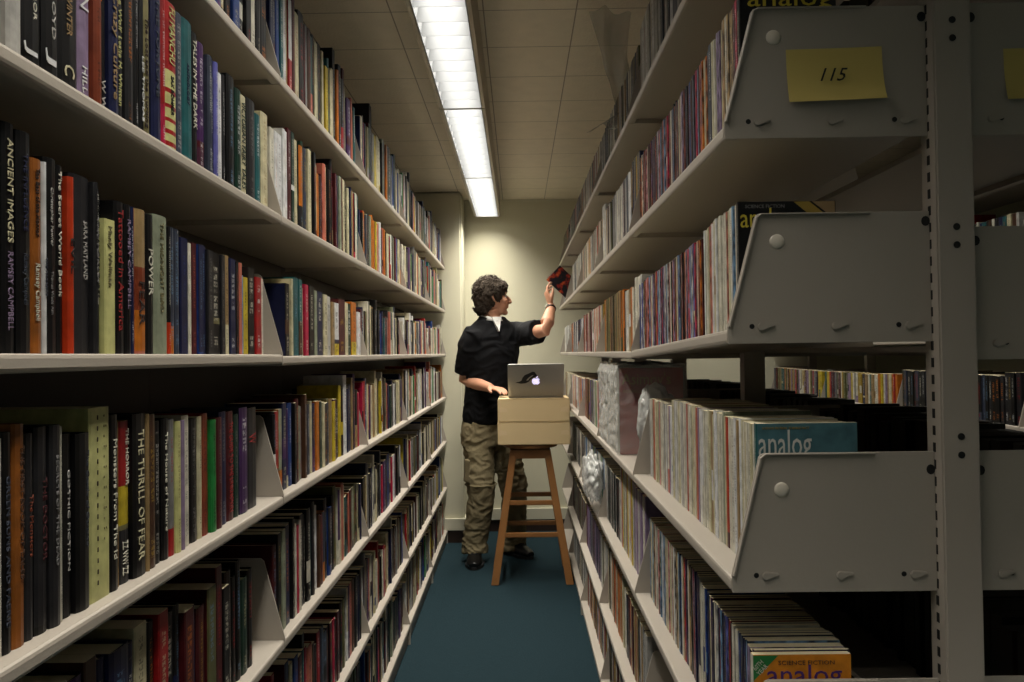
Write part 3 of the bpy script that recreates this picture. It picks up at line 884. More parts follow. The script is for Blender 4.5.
zC = lambda yy: RZ0[2][0] + (RZ0[2][1] - RZ0[2][0]) * (yy - YR[0]) / .914
mag_row('C', 0, ym, YR[0] + .23, CREAMY + ['ivory'] * 12, .178, xs=XR + .022, z=zC(ym), z1=zC(YR[0] + .23))
mag_row('C', 0, YR[0] + .23, y1, COLOURFUL + ['mauve', 'crimson', 'light blue', 'lavender blue', 'pale grey'] * 2, .17, xs=XR + .022, z=zC(YR[0] + .23), z1=zC(y1))
mag_row('D', 0, ym, YR[0] + .60, CREAMY + ['ivory'] * 6 + ['cream'] * 6, .21, xs=XR + .040, tmin=.007, tmax=.012, w=.141)
mag_row('D', 0, YR[0] + .60, y1 - .015, CREAMY, .196, xs=XR + .040, tmin=.007, tmax=.012, w=.141)
mag_row('E', 0, ym, YR[0] + .34, BLUES, .197, xs=XR + .034)
mag_row('E', 0, YR[0] + .34, YR[0] + .50, ['ivory', 'cream', 'black', 'navy', 'red', 'charcoal', 'tan', 'purple'], .205, xs=XR + .034, w=.15)
mag_row('E', 0, YR[0] + .50, y1 - .02, CREAMY + ['light blue'] * 3 + ['navy'], .20, xs=XR + .034)
# one red spine in the pale row
for b0 in BOOKS:
    if b0['rng'] == 'R' and b0['lvl'] == 'D' and b0['bay'] == 0 and YR[0] + .155 < b0['y'] < YR[0] + .166: b0.update(col='orange-red', bands=[(.0, 'maroon'), (.12, 'orange-red')])
mag_row('A', 0, YR[0] + .42, y1, GREYS, .22, tmin=.012, tmax=.03, w=.16)
mag_row('A', 1, YR[1] + .01, YR[2] - .01, ['black', 'charcoal', 'dark green', 'slate', 'olive', 'pale grey', 'ivory', 'tan'], .19, tmin=.012, tmax=.02, w=.15)
mag_row('A', 2, YR[2] + .01, YR[3] - .01, ['ivory', 'pale grey', 'rust', 'tan', 'grey', 'charcoal', 'cream'], .19, tmin=.012, tmax=.024, run=5, w=.15)
mag_row('A', 3, YR[3] + .01, YR[4] - .01, ['black', 'charcoal', 'ivory', 'salmon', 'dark green', 'grey', 'navy'], .19, tmin=.012, tmax=.026, run=4, w=.15)
mag_row('A', 4, YR[4] + .01, YR[5] - .02, ['black', 'olive', 'salmon', 'tan', 'charcoal'], .18, tmin=.014, tmax=.026, run=4, w=.15)
mag_row('B', 1, YR[1] + .01, YR[1] + .16, ['tan', 'gold', 'dark green', 'navy', 'slate'], .21, tmin=.010, tmax=.018)
mag_row('B', 1, YR[1] + .16, YR[2] - .10, GREYS + ['charcoal', 'plum'], .20, tmin=.009, tmax=.018)
mag_row('B', 1, YR[2] - .10, YR[2] - .01, ['ivory', 'pale grey', 'white'], .23, tmin=.02, tmax=.03, w=.16)
mag_row('B', 2, YR[2] + .01, YR[3] - .01, GREYS + WARM, .19, tmin=.010, tmax=.022, run=5)
mag_row('B', 3, YR[3] + .01, YR[4] - .22, GREYS + ['olive', 'charcoal', 'cream'], .19, tmin=.010, tmax=.022, run=5)
mag_row('B', 4, YR[4] + .22, YR[5] - .02, GREYS, .18, tmin=.010, tmax=.022, run=5)
mag_row('C', 1, YR[1] + .01, YR[1] + .14, ['ivory', 'pale grey', 'white'], .20, tmin=.02, tmax=.03, w=.16)
mag_row('C', 1, YR[1] + .16, YR[1] + .34, ['ivory', 'tan', 'pale grey', 'orange', 'white'], .18, tmin=.012, tmax=.022)
mag_row('C', 1, YR[1] + .36, YR[2] - .04, ['khaki', 'gold', 'olive', 'tan', 'black', 'brown', 'orange'], .19, tmin=.008, tmax=.014)
mag_row('C', 2, YR[2] + .02, YR[3] - .03, WARM, .18, tmin=.010, tmax=.02, run=7)
mag_row('C', 3, YR[3] + .02, YR[4] - .02, ['black', 'slate', 'white', 'ivory', 'orange', 'navy', 'pale grey'], .17, tmin=.014, tmax=.03, run=6)
mag_row('C', 4, YR[4] + .02, YR[5] - .02, ['white', 'ivory', 'charcoal', 'pale grey'], .17, tmin=.014, tmax=.03, run=6)
mag_row('D', 2, YR[2] + .02, YR[3] - .04, WARM + ['green', 'lavender blue', 'light blue'], .19, tmin=.008, tmax=.016, run=12)
mag_row('D', 3, YR[3] + .02, YR[4] - .04, ['ivory', 'tan', 'orange', 'light blue', 'white', 'salmon'], .18, tmin=.010, tmax=.02, run=8)
mag_row('D', 4, YR[4] + .02, YR[5] - .04, ['tan', 'ivory', 'black', 'cream'], .18, tmin=.010, tmax=.02, run=8)
mag_row('E', 1, YR[1] + .02, YR[1] + .22, ['pale grey', 'ivory', 'grey', 'mauve'], .24, tmin=.012, tmax=.02, w=.17)
mag_row('E', 1, YR[1] + .22, YR[1] + .52, ['pale grey', 'ivory', 'white', 'yellow', 'green', 'salmon', 'pink', 'grey'], .255, tmin=.01, tmax=.018, w=.18)
mag_row('E', 1, YR[1] + .52, YR[2] - .02, ['dark green', 'charcoal', 'black', 'pale grey'], .20, tmin=.012, tmax=.02)
mag_row('E', 2, YR[2] + .02, YR[3] - .03, ['ivory', 'light blue', 'tan', 'olive', 'green', 'white', 'blue'], .21, tmin=.008, tmax=.018, run=10)
mag_row('E', 3, YR[3] + .02, YR[4] - .03, ['charcoal', 'black', 'ivory', 'grey'], .20, tmin=.010, tmax=.02)
mag_row('F', 1, YR[1] + .02, YR[1] + .46, ['ivory', 'black', 'tan', 'white', 'pale grey', 'salmon', 'charcoal', 'maroon'], .20, tmin=.010, tmax=.022, run=8)
mag_row('F', 1, YR[1] + .47, YR[2] - .02, ['tan', 'orange', 'ivory', 'salmon', 'black', 'cream'], .22, tmin=.008, tmax=.014)
mag_row('F', 2, YR[2] + .02, YR[2] + .24, ['ivory', 'pale grey', 'slate', 'olive'], .21, tmin=.012, tmax=.02)
mag_row('F', 2, YR[2] + .26, YR[3] - .03, ['plum', 'maroon', 'slate', 'navy', 'grey', 'mauve'], .205, tmin=.006, tmax=.010)
mag_row('F', 3, YR[3] + .02, YR[4] - .03, ['charcoal', 'maroon', 'slate', 'grey', 'olive'], .19, tmin=.008, tmax=.014)
mag_row('G', 1, YR[1] + .02, YR[2] - .02, ['ivory', 'black', 'tan', 'grey', 'maroon', 'gold'], .22, tmin=.008, tmax=.016)
mag_row('G', 2, YR[2] + .02, YR[3] - .02, WARM + ['slate', 'navy', 'gold', 'purple'], .21, tmin=.008, tmax=.016)
mag_row('G', 3, YR[3] + .02, YR[4] - .02, GREYS + ['teal', 'navy', 'slate'], .21, tmin=.008, tmax=.016)
# far side of the right range, seen from behind through the gaps
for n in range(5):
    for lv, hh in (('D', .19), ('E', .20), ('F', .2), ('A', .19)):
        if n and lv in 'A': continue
        fill_row(-1, rear_x - .03, YR[n] + .04, YR[n + 1] - .02, REAR[LV.index(lv)], lv, n, 'X', ['black', 'black', 'charcoal', 'dark brown', 'black'], .014, .03, hh - .03, hh, wmin=.12, wmax=.14, hard=0)  # near-black covers paint in the shade behind the shelves
# shelves across the next aisle
for n in range(4):
    for i, lv in enumerate(LV[:5]):
        if lv == 'D': continue
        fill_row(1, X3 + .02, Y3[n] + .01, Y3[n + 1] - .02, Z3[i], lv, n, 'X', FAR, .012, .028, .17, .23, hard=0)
    if n < 1:
        fill_row(1, X3 + .015, 2.2, Y3[1] - .02, Z3[3], 'D', 0, 'P', ['black', 'charcoal', 'slate', 'dark brown', 'ivory', 'dark green'], .018, .03, .17, .20, hard=0)
    elif n == 1:
        fill_row(1, X3 + .015, Y3[1] + .01, Y3[2] - .02, Z3[3], 'D', 1, 'P', ['navy', 'black', 'charcoal', 'black', 'slate', 'charcoal'], .018, .03, .17, .20, hard=0)
    else:
        fill_row(1, X3 + .015, Y3[n] + .01, Y3[n + 1] - .02, Z3[3], 'D', n, 'P', ['ivory', 'cream', 'tan', 'gold', 'ivory', 'cream', 'mauve', 'olive', 'grey', 'orange', 'maroon', 'red', 'navy', 'teal', 'khaki', 'yellow'], .016, .03, .155, .165, hard=0, wmin=.1, wmax=.11, run=20)

# ------------------------------------------------------------------ choose the 300 largest of each kind, the rest is stuff
def area(b):
    xs = b['x']; ps = []
    for y in (b['y'], b['y'] + b['t']):
        for z in (b['z'], b['z'] + b['h']):
            q = project(xs, y, z)
            if q is None: return 0
            ps.append(q)
    ax0, ax1 = min(p[0] for p in ps), max(p[0] for p in ps)
    ay0, ay1 = min(p[1] for p in ps), max(p[1] for p in ps)
    w0 = max(0, min(1024, ax1) - max(0, ax0)); h0 = max(0, min(682, ay1) - max(0, ay0))
    return w0 * h0
KEEP = 30
def onscreen(b):
    ps = [project(b['x'], b['y'] + b['t'], b['z']), project(b['x'], b['y'] + b['t'], b['z'] + b['h']), project(b['x'] + b['s'] * b['w'], b['y'], b['z'] + b['h'])]
    if None in ps: return False
    return max(p[0] for p in ps) > -250 and min(p[0] for p in ps) < 1300 and max(p[1] for p in ps) > -150 and min(p[1] for p in ps) < 832

SIZES = lambda b: ('tall ' if b['h'] > .215 else 'short ' if b['h'] < .165 else '') + ('thick ' if b['t'] > .03 and b['rng'] == 'L' else 'slim ' if b['t'] < .012 and b['rng'] == 'L' else '')
LNAME = {'A': 'top shelf', 'B': 'second shelf down', 'C': 'eye-level shelf', 'D': 'fourth shelf down', 'E': 'fifth shelf down', 'F': 'sixth shelf down', 'G': 'bottom shelf'}
def nth(n):
    o = ['first', 'second', 'third', 'fourth', 'fifth', 'sixth', 'seventh', 'eighth', 'ninth', 'tenth', 'eleventh', 'twelfth', 'thirteenth', 'fourteenth', 'fifteenth', 'sixteenth', 'seventeenth', 'eighteenth', 'nineteenth']
    if n <= 19: return o[n - 1]
    tens = ['', '', 'twent', 'thirt', 'fort', 'fift', 'sixt', 'sevent', 'eight', 'ninet', 'hundred', 'hundred-ten']
    if n == 100: return 'hundredth'
    if n > 100: return 'hundred-and-' + nth(n - 100)
    t_, u_ = divmod(n, 10)
    return tens[t_] + ('ieth' if u_ == 0 else 'y-' + o[u_ - 1])
rows = {}
for b in BOOKS:
    rows.setdefault((b['rng'], b['lvl'], b['bay']), []).append(b)
for k, v in rows.items():
    v.sort(key=lambda q: q['y'])
    for i, b in enumerate(v): b['ix'] = i + 1
BAYN = ['nearest bay', 'second bay', 'third bay', 'fourth bay', 'farthest bay']
def build_books():
    for rg, name, cat, side, many in (('L', 'book', 'book', 'left shelving', 'left_book_rows'), ('R', 'magazine', 'magazine', 'right shelving', 'right_magazine_rows'), ('P', 'paperback_book', 'paperback', 'next aisle', None)):
        sel = [b for b in BOOKS if b['rng'] == rg and onscreen(b)]
        sel.sort(key=lambda b: -area(b))
        vis = [b for b in sel if area(b) > (2 if rg != 'P' else 0)]
        vis.sort(key=lambda b: (b['cover'] is None, -area(b)))
        ind = vis[:300]
        ids = {id(b) for b in ind}
        rest = [b for b in sel if id(b) not in ids]
        for b in sorted(ind, key=lambda q: (q['lvl'], q['bay'], q['y'])):
            o = place(b, name)
            kind = {'L': 'book', 'R': 'magazine', 'P': 'paperback'}[rg]
            if rg == 'P':
                lab = '%s%s-spined paperback across the next aisle, %s in section %s from the near end' % (SIZES(b), b['col'], nth(b['ix']), ['one', 'two', 'three', 'four'][b['bay']])
                grp = 'paperbacks on the shelf across the next aisle'
            else:
                tx = b['texts'][0] if b['texts'] else None
                desc = '%s%s %s' % (SIZES(b), b['col'], kind)
                lab = '%s, %s along the %s, %s on the %s' % (desc, nth(b['ix']), LNAME[b['lvl']], BAYN[b['bay']], side.split()[0])
                grp = ('books' if rg == 'L' else 'magazines') + ' on the %s of the %s' % (LNAME[b['lvl']], side)
            tag(o, lab, cat, grp)
            b['obj'] = o
        if rest:
            gs = [geo(b, True) for b in rest]
            nm = {'L': 'distant_books', 'R': 'distant_magazines', 'P': 'distant_paperbacks'}[rg]
            o = bpy.data.objects.new(nm, print_mesh(nm, [g[0] for g in gs], [g[1] for g in gs], (0, 0, 0)))
            COL.objects.link(o)
            tag(o, {'L': 'many varied books filling the farther and lower shelves left of the aisle', 'R': 'many thin magazines filling the farther and lower shelves right of the aisle', 'P': 'paperbacks hidden behind the posts across the next aisle'}[rg], cat, kind='stuff')
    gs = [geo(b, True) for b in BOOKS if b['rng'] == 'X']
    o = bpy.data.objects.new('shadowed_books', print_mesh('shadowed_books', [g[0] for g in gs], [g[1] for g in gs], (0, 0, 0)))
    o.data.materials[1] = M_PAGE_SHADE  # page edges darkened as if in shade
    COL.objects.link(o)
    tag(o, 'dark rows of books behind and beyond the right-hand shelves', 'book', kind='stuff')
build_books()

# covers of the front-most magazines, facing the camera
def cover_print(lvl, items):
    b = FRONT[lvl]; o = b['obj']
    for it in items:
        if it[0] == 'text':
            _, body, x, z, cap, fit, ck = it[:7]
            text_mesh('cover_title', body, cap / .72, o, (x, -.0004, z), (1, 0, 0), (0, 0, 1), tmat(ck), .0003, fit=fit, squash=it[7] if len(it) > 7 else 1)
        else:
            _, pts, ck = it
            m = MB(); m.prism(pts, 'y', -.0003, -.00005)
            m.build('cover_patch', tmat(ck), o)
def slant_text(o, body, size, x, z, ang, ck, fit):
    c, s_ = math.cos(ang), math.sin(ang)
    text_mesh('cover_title', body, size, o, (x, -.0006, z), (c, 0, s_), (-s_, 0, c), tmat(ck), .0002, fit=fit)
h = FRONT['B']['h']
cover_print('B', [('text', 'analog', .012, h - .026, .024, .120, 'bright yellow', 1.15), ('text', 'SCIENCE FICTION', .04, h - .006, .005, .07, 'grey')])
h = FRONT['C']['h']
cover_print('C', [('text', 'SCIENCE FICTION', .010, h - .009, .005, .055, 'grey'), ('text', 'analog', .003, h - .036, .022, .074, 'bright yellow', 1.3),
  ('text', 'WORLDS APART', .02, h - .060, .004, .035, 'grey'), ('patch', [(.078, h - .0005), (.100, h - .0005), (.136, h - .03), (.125, h - .04)], 'gold'), ('patch', [(.104, h - .0005), (.136, h - .0005), (.136, h - .026)], 'tan')])
h = FRONT['D']['h']
cover_print('D', [('text', 'SCIENCE FICTION  SCIENCE FACT', .008, h - .008, .003, .066, 'gold'), ('text', 'analog', .003, h - .046, .026, .074, 'bright white', 1.5)])
h = FRONT['E']['h']
cover_print('E', [('patch', [(.001, h - .001), (.036, h - .001), (.001, h - .036)], 'green'), ('text', 'SCIENCE FICTION', .036, h - .014, .006, .078, 'brown'), ('text', 'analog', .020, h - .040, .023, .104, 'royal purple', 1.2)])
slant_text(FRONT['E']['obj'], '60TH', .009, .004, h - .022, .78, 'ivory', .016)
slant_text(FRONT['E']['obj'], 'YEAR', .009, .009, h - .029, .78, 'ivory', .018)
# ================================================================== stool, boxes, laptop
M_WOOD = mat('stool_wood', (144, 98, 54), .42, bump=.08, bscale=40, mottle=.18, mscale=18)
M_KRAFT = mat('kraft_cardboard', (204, 180, 136), .75, bump=.05, bscale=120, mottle=.05, mscale=9)
M_TAPE = mat('clear_tape', (214, 190, 150), .2)
M_ALU = mat('laptop_aluminium', (168, 166, 160), .45, metal=.15)
M_KEYS = mat('black_keys', (20, 20, 22), .6)
M_LOGO = mat('lit_logo', (222, 212, 255), .5, emis=1.1)
M_SCREEN = mat('laptop_screen', (120, 140, 170), .4, emis=.5)

SX, SY, SZ = .062, 4.50, .779
st = tag(empty('bar_stool', (SX, SY, 0)), 'tall brown wooden bar stool carrying two cardboard boxes', 'stool')
m = MB(); m.tube([(0, 0, SZ - .026), (0, 0, SZ - .022), (0, 0, SZ - .004), (0, 0, SZ)], [.150, .158, .158, .150], 40)
m.build('seat', M_WOOD, st)
m = MB(); m.tube([(0, 0, SZ - .034), (0, 0, SZ - .026)], .07, 24); m.build('swivel_plate', M_BACK, st)
m = MB(); m.box(-.115, .115, -.115, .115, SZ - .085, SZ - .034); m.build('apron', M_WOOD, st, bevel=.004)
def legpt(sx, sy, z, out=0):
    k = (SZ - .05 - z) / (SZ - .05)
    return Vector((sx * (.098 + .112 * k + out), sy * (.098 + .085 * k + out), z))
def bar(p, q, wd, hg, name, par, m_):
    p, q = Vector(p), Vector(q)
    t = (q - p).normalized()
    a = (Vector((0, 0, 1)) - t * t.z).normalized() if abs(t.z) < .8 else Vector((1, 0, 0)) - t * t.x
    a.normalize(); c = t.cross(a)
    g = MB()
    pts = []
    for e in (p, q):
        for i, j in ((-1, -1), (1, -1), (1, 1), (-1, 1)):
            pts.append(e + c * wd / 2 * i + a * hg / 2 * j)
    g.poly(pts, [(0, 3, 2, 1), (4, 5, 6, 7), (0, 1, 5, 4), (1, 2, 6, 5), (2, 3, 7, 6), (3, 0, 4, 7)])
    return g.build(name, m_, par, bevel=.003)
for sx in (-1, 1):
    for sy in (-1, 1):
        a, c = legpt(sx, sy, .0), legpt(sx, sy, SZ - .04)
        g = MB(); hw, hd = .021, .015
        pts = [(a.x + i * hw, a.y + j * hd, 0) for i, j in ((-1, -1), (1, -1), (1, 1), (-1, 1))] + [(c.x + i * hw * .9, c.y + j * hd, c.z) for i, j in ((-1, -1), (1, -1), (1, 1), (-1, 1))]
        g.poly(pts, [(0, 3, 2, 1), (4, 5, 6, 7), (0, 1, 5, 4), (1, 2, 6, 5), (2, 3, 7, 6), (3, 0, 4, 7)])
        g.build('leg', M_WOOD, st, bevel=.003)
for z in (.27, .447):
    for sy in (-1, 1):
        bar(legpt(-1, sy, z), legpt(1, sy, z), .018, .026, 'rung', st, M_WOOD)
    for sx in (-1, 1):
        bar(legpt(sx, -1, z - .04), legpt(sx, 1, z - .04), .018, .026, 'rung', st, M_WOOD)

def carton(x0, x1, y0, y1, z0, z1, label):
    o = tag(empty('cardboard_box', ((x0 + x1) / 2, (y0 + y1) / 2, z0)), label, 'box', 'cardboard boxes stacked on the stool')
    W, D, H = (x1 - x0) / 2, (y1 - y0) / 2, z1 - z0
    g = MB(); g.box(-W, W, -D, D, 0, H - .002); g.build('box_body', M_KRAFT, o, bevel=.004, seg=3)
    g = MB(); g.box(-W + .002, W - .002, -D + .001, -.0015, H - .0022, H); g.build('lid_flap', M_KRAFT, o)
    g = MB(); g.box(-W + .002, W - .002, .0015, D - .001, H - .0022, H); g.build('lid_flap', M_KRAFT, o)
    for s in (-1, 1):                          # short tape ends with a thumb-nail of shine, lapping onto the front
        g = MB(); g.prism([(s * (W - .010), H * .42), (s * (W - .055), H * .44), (s * (W - .050), H * .60), (s * (W - .02), H * .66), (s * (W - .008), H * .58)], 'y', -D - .0006, -D + .0002)
        g.build('tape_tab', M_TAPE, o)
    return o
bx0, bx1 = at(497.5, 420, 4.33).x, at(570.3, 420, 4.33).x
bx1 = min(bx1, XR - .003)
carton(bx0, bx1, 4.33, 4.66, SZ, SZ + .129, 'lower closed kraft cardboard box resting on the wooden stool')
carton(bx0 + .002, bx1 - .001, 4.332, 4.658, SZ + .1295, SZ + .2595, 'upper closed kraft cardboard box under the silver laptop')
BZ = SZ + .260

lx0, lx1 = at(508.3, 397, 4.42).x, at(563.5, 397, 4.42).x
lp = tag(empty('laptop', ((lx0 + lx1) / 2, 4.42, BZ)), 'open silver laptop with a glowing logo on its lid, on the upper box', 'laptop')
LW = (lx1 - lx0) / 2
g = MB(); g.box(-LW, LW, 0, .215, 0, .014); g.build('laptop_base', M_ALU, lp, bevel=.003, seg=3)
g = MB(); g.box(-LW + .02, LW - .02, .03, .13, .0141, .0155); g.build('keyboard', M_KEYS, lp)
th = math.radians(33)
def lidp(u, v, n=0):          # u across, v up the lid, n out of its back (towards the camera)
    return Vector((u, -math.sin(th) * v - math.cos(th) * n, .012 + math.cos(th) * v - math.sin(th) * n))
def lid_slab(mb_, P, n0, n1):
    k = len(P)
    mb_.poly([lidp(p[0], p[1], n0) for p in P] + [lidp(p[0], p[1], n1) for p in P],
             [tuple(range(k)), tuple(reversed(range(k, 2 * k)))] + [(i, i + k, (i + 1) % k + k, (i + 1) % k) for i in range(k)])
LH = .222
def rrect(x0, x1, y0, y1, r, n=5):
    P = []
    for cx, cy, a0 in ((x1 - r, y1 - r, 0), (x0 + r, y1 - r, 90), (x0 + r, y0 + r, 180), (x1 - r, y0 + r, 270)):
        for i in range(n + 1):
            a = math.radians(a0 + 90 * i / n)
            P.append((cx + r * math.cos(a), cy + r * math.sin(a)))
    return P
g = MB(); lid_slab(g, rrect(-LW, LW, 0, LH, .010), 0, .006)
lid = g.build('lid', M_ALU, lp, bevel=.001)
g = MB(); lid_slab(g, rrect(-LW + .01, LW - .01, .012, LH - .01, .004), -.0012, -.0004); g.build('screen', M_SCREEN, lid)
AC = (.0, LH * .50)
P = []
k = .0235
prof = [(0, .62), (.22, .74), (.5, .78), (.78, .66), (.92, .5), (.74, .32), (.66, .1), (.72, -.12), (.92, -.3), (.8, -.62), (.58, -.9), (.38, -1.0), (.18, -.92), (0, -.9),
        (-.18, -.92), (-.38, -1.0), (-.6, -.88), (-.84, -.5), (-.95, -.05), (-.9, .4), (-.66, .7), (-.42, .78), (-.2, .73)]
g = MB(); lid_slab(g, [(AC[0] + x * k, AC[1] - .004 + z * k * 1.0) for x, z in prof], .0061, .0068)
g.build('lit_logo', M_LOGO, lid)
g = MB(); lid_slab(g, [(AC[0] + x * k, AC[1] - .004 + z * k) for x, z in [(.02, .86), (.06, 1.15), (.3, 1.42), (.44, 1.46), (.42, 1.2), (.24, .95)]], .0061, .0068)
g.build('logo_leaf', M_LOGO, lid)
dec = [(-.118, .098), (-.094, .104), (-.082, .112), (-.076, .132), (-.062, .150), (-.040, .160), (-.020, .172), (-.008, .170), (.004, .150), (.010, .138), (-.004, .136), (-.018, .128), (-.030, .118), (-.042, .102), (-.060, .092), (-.085, .090)]
g = MB(); lid_slab(g, dec, .0061, .0066)
tag(g.build('lid_sticker', M_KEYS, lid), 'dark curved sticker beside the logo')
g = MB(); lid_slab(g, [(-.055, .112), (-.045, .128), (-.026, .145), (-.012, .150), (-.02, .14), (-.036, .126), (-.044, .112)], .0066, .007)
g.build('sticker_patch', M_ALU, lid)  # silvery curved patch on the dark sticker

# ================================================================== the person
M_SKIN = mat('skin', (196, 142, 112), .55, mottle=.06, mscale=30)
M_SHIRT = mat('black_knit', (15, 15, 17), .9, bump=.25, bscale=500, spec=.2)
M_TEE = mat('white_cotton', (212, 210, 204), .85)
M_KHAKI = mat('khaki_cotton', (132, 120, 92), .9, bump=.2, bscale=300, mottle=.06, mscale=12, spec=.2)
M_SHOE = mat('black_leather', (14, 13, 13), .3)
M_SOLE = mat('black_rubber', (20, 20, 20), .7)
M_HAIR = mat('dark_greying_hair', (58, 50, 42), .9, mottle=.5, mscale=70, spec=.15)
M_GLASS = mat('dark_frame', (30, 26, 24), .4)
M_STEEL = mat('watch_steel', (190, 190, 185), .25, metal=.9)
M_EYE = mat('eye_white', (215, 210, 200), .3)

def remesh(mb_, name, m_, parent, voxel, smooth=4, disp=None, factor=.5):
    o = mb_.build(name, m_, None)
    rm = o.modifiers.new('r', 'REMESH'); rm.mode = 'VOXEL'; rm.voxel_size = voxel
    s_ = o.modifiers.new('s', 'SMOOTH'); s_.iterations = smooth; s_.factor = factor
    dg = bpy.context.evaluated_depsgraph_get()
    me = bpy.data.meshes.new_from_object(o.evaluated_get(dg))
    o.modifiers.clear()
    old = o.data; o.data = me; bpy.data.meshes.remove(old)
    me.name = name
    me.polygons.foreach_set('use_smooth', [True] * len(me.polygons))
    if disp:
        nrm = [v.normal.copy() for v in me.vertices]
        for v, n_ in zip(me.vertices, nrm):
            v.co += n_ * disp(v.co)
        me.update()
    me.materials.clear(); me.materials.append(m_)
    if parent: o.parent = parent
    return o

PO = Vector((-.2, 4.78, 0))
per = tag(empty('person', PO), 'person in black polo and khaki trousers reaching for a book, hand on the laptop', 'person')
def L(v): return Vector(v) - PO
pel = L(at(484, 424, 4.82)); chest = L(at(493, 352, 4.79)); neck = L(at(491, 318, 4.78))
shR = L(at(471, 338, 4.71)); shL = L(at(520, 335, 4.86))
elR = L(at(465, 380, 4.79)); wrR = L(at(491, 388, 4.60))
elL = L(at(545.5, 330, 4.63)); wrL = L(at(551.5, 306, 4.76)); hdL = L(at(544.5, 288, 4.775))
hipR = L(at(478, 432, 4.80)); knR = L(at(481, 492, 4.76)); anR = L(at(475, 548, 4.80))
hipL = L(at(502, 432, 4.90)); knL = L(at(514, 492, 4.92)); anL = L(at(514, 546, 5.00))
SA = Vector((.90, .43, 0)).normalized()      # towards his left shoulder
FD = Vector((.43, -.90, 0))
C = L(at(492.5, 298.5, 4.77))
F = Vector((.95, .28, .06)).normalized(); R_ = F.cross(Vector((0, 0, 1))).normalized(); U = R_.cross(F).normalized()
HR = Matrix((F, R_, U)).transposed()
def hp(f, r, u): return C + F * f + R_ * r + U * u

bd = MB()
# trunk and neck
bd.tube([pel - Vector((0, 0, .10)), pel, pel + (chest - pel) * .5, chest, chest + (neck - chest) * .55, neck],
        [(.10, .08), (.12, .09), (.125, .09), (.155, .10), (.13, .075), (.06, .058)], 24, flat=SA)
bd.tube([neck - Vector((0, 0, .05)), neck + Vector((0, 0, .02)), C + Vector((0, 0, -.06)) - F * .015], [.062, .056, .056], 18)
# head
bd.ball(hp(-.008, 0, .022), (.094, .076, .098), 24, 16, HR)
bd.ball(hp(.038, 0, -.045), (.052, .054, .062), 20, 12, HR)
bd.ball(hp(.072, 0, -.092), (.020, .026, .018), 14, 10, HR)          # chin
bd.ball(hp(.080, 0, -.058), (.016, .026, .014), 14, 8, HR)           # mouth bulk
bd.ball(hp(.094, 0, -.050), (.007, .020, .0055), 12, 8, HR)          # lips
bd.ball(hp(.092, 0, -.062), (.007, .017, .0055), 12, 8, HR)
bd.tube([hp(.082, 0, .016), hp(.096, 0, .002), hp(.110, 0, -.016), hp(.116, 0, -.026), hp(.094, 0, -.034)], [.008, .010, .012, .013, .010], 12)   # nose
for s in (-1, 1):
    bd.ball(hp(.104, s * .010, -.028), (.009, .007, .007), 10, 8, HR)
    bd.ball(hp(.060, s * .040, -.018), (.026, .022, .022), 12, 8, HR)  # cheek
    bd.ball(hp(.076, s * .028, .028), (.012, .024, .008), 12, 8, HR)   # brow
    bd.tube([hp(-.004, s * .074, .018), hp(-.014, s * .086, .022), hp(-.022, s * .088, .004), hp(-.012, s * .084, -.018), hp(-.002, s * .076, -.026)], [.005, .007, .008, .007, .005], 8)
# arms
bd.tube([shR + SA * .04, shR, shR + (elR - shR) * .5, elR, elR + (wrR - elR) * .3, elR + (wrR - elR) * .8, wrR], [.05, .055, .048, .040, .043, .031, .027], 16)
bd.tube([shL - SA * .04, shL, shL + (elL - shL) * .5, elL, elL + (wrL - elL) * .3, elL + (wrL - elL) * .8, wrL], [.05, .052, .046, .039, .043, .030, .026], 16)
# legs
bd.tube([hipR + SA * .015, knR, anR, anR - Vector((0, 0, .05))], [.075, .055, .038, .035], 16)
bd.tube([hipL, knL, anL, anL - Vector((0, 0, .05))], [.085, .055, .038, .035], 16)
def hand(b_, wr, D, W, N, curls, thumb):
    """palm from the wrist along D, W across towards the thumb, N out of the palm"""
    b_.tube([wr - D * .01, wr + D * .02, wr + D * .055, wr + D * .088, wr + D * .098], [(.024, .017), (.032, .015), (.040, .0135), (.040, .012), (.034, .009)], 16, flat=W)
    lens = (.070, .078, .072, .056)
    for i, (ln, cr) in enumerate(zip(lens, curls)):
        p = wr + D * (.088 - .004 * abs(i - 1)) + W * (.030 - .0195 * i)
        d = D.copy(); pts = [p - D * .02, p]; q = p.copy()
        ax = W
        for sg, fr in enumerate((.45, .30, .25)):
            a = cr * (.6, 1.0, .8)[sg]
            d = (d * math.cos(a) + N * math.sin(a)).normalized()
            N2 = (N * math.cos(a) - d * 0).normalized()
            q = q + d * ln * fr; pts.append(q.copy())
            N = N
        b_.tube(pts, [.0085, .0088, .0080, .0074, .0062], 8)
        b_.ball(pts[-1], .0062, 8, 6)
    b_.tube(thumb, [.013, .0115, .0098, .0075], 10); b_.ball(thumb[-1], .0075, 8, 6)
# right hand resting on the keyboard
DR = (Vector((.07, -.10, -.006))).normalized(); NR = Vector((0, 0, -1)); WR = DR.cross(NR).normalized() * -1
if WR.x > 0: WR = WR
hand(bd, wrR, DR, WR, NR, (.25, .28, .28, .3), [wrR + DR * .02 + WR * .022, wrR + DR * .048 + WR * .044, wrR + DR * .07 + WR * .054 + NR * .01, wrR + DR * .09 + WR * .056 + NR * .016])
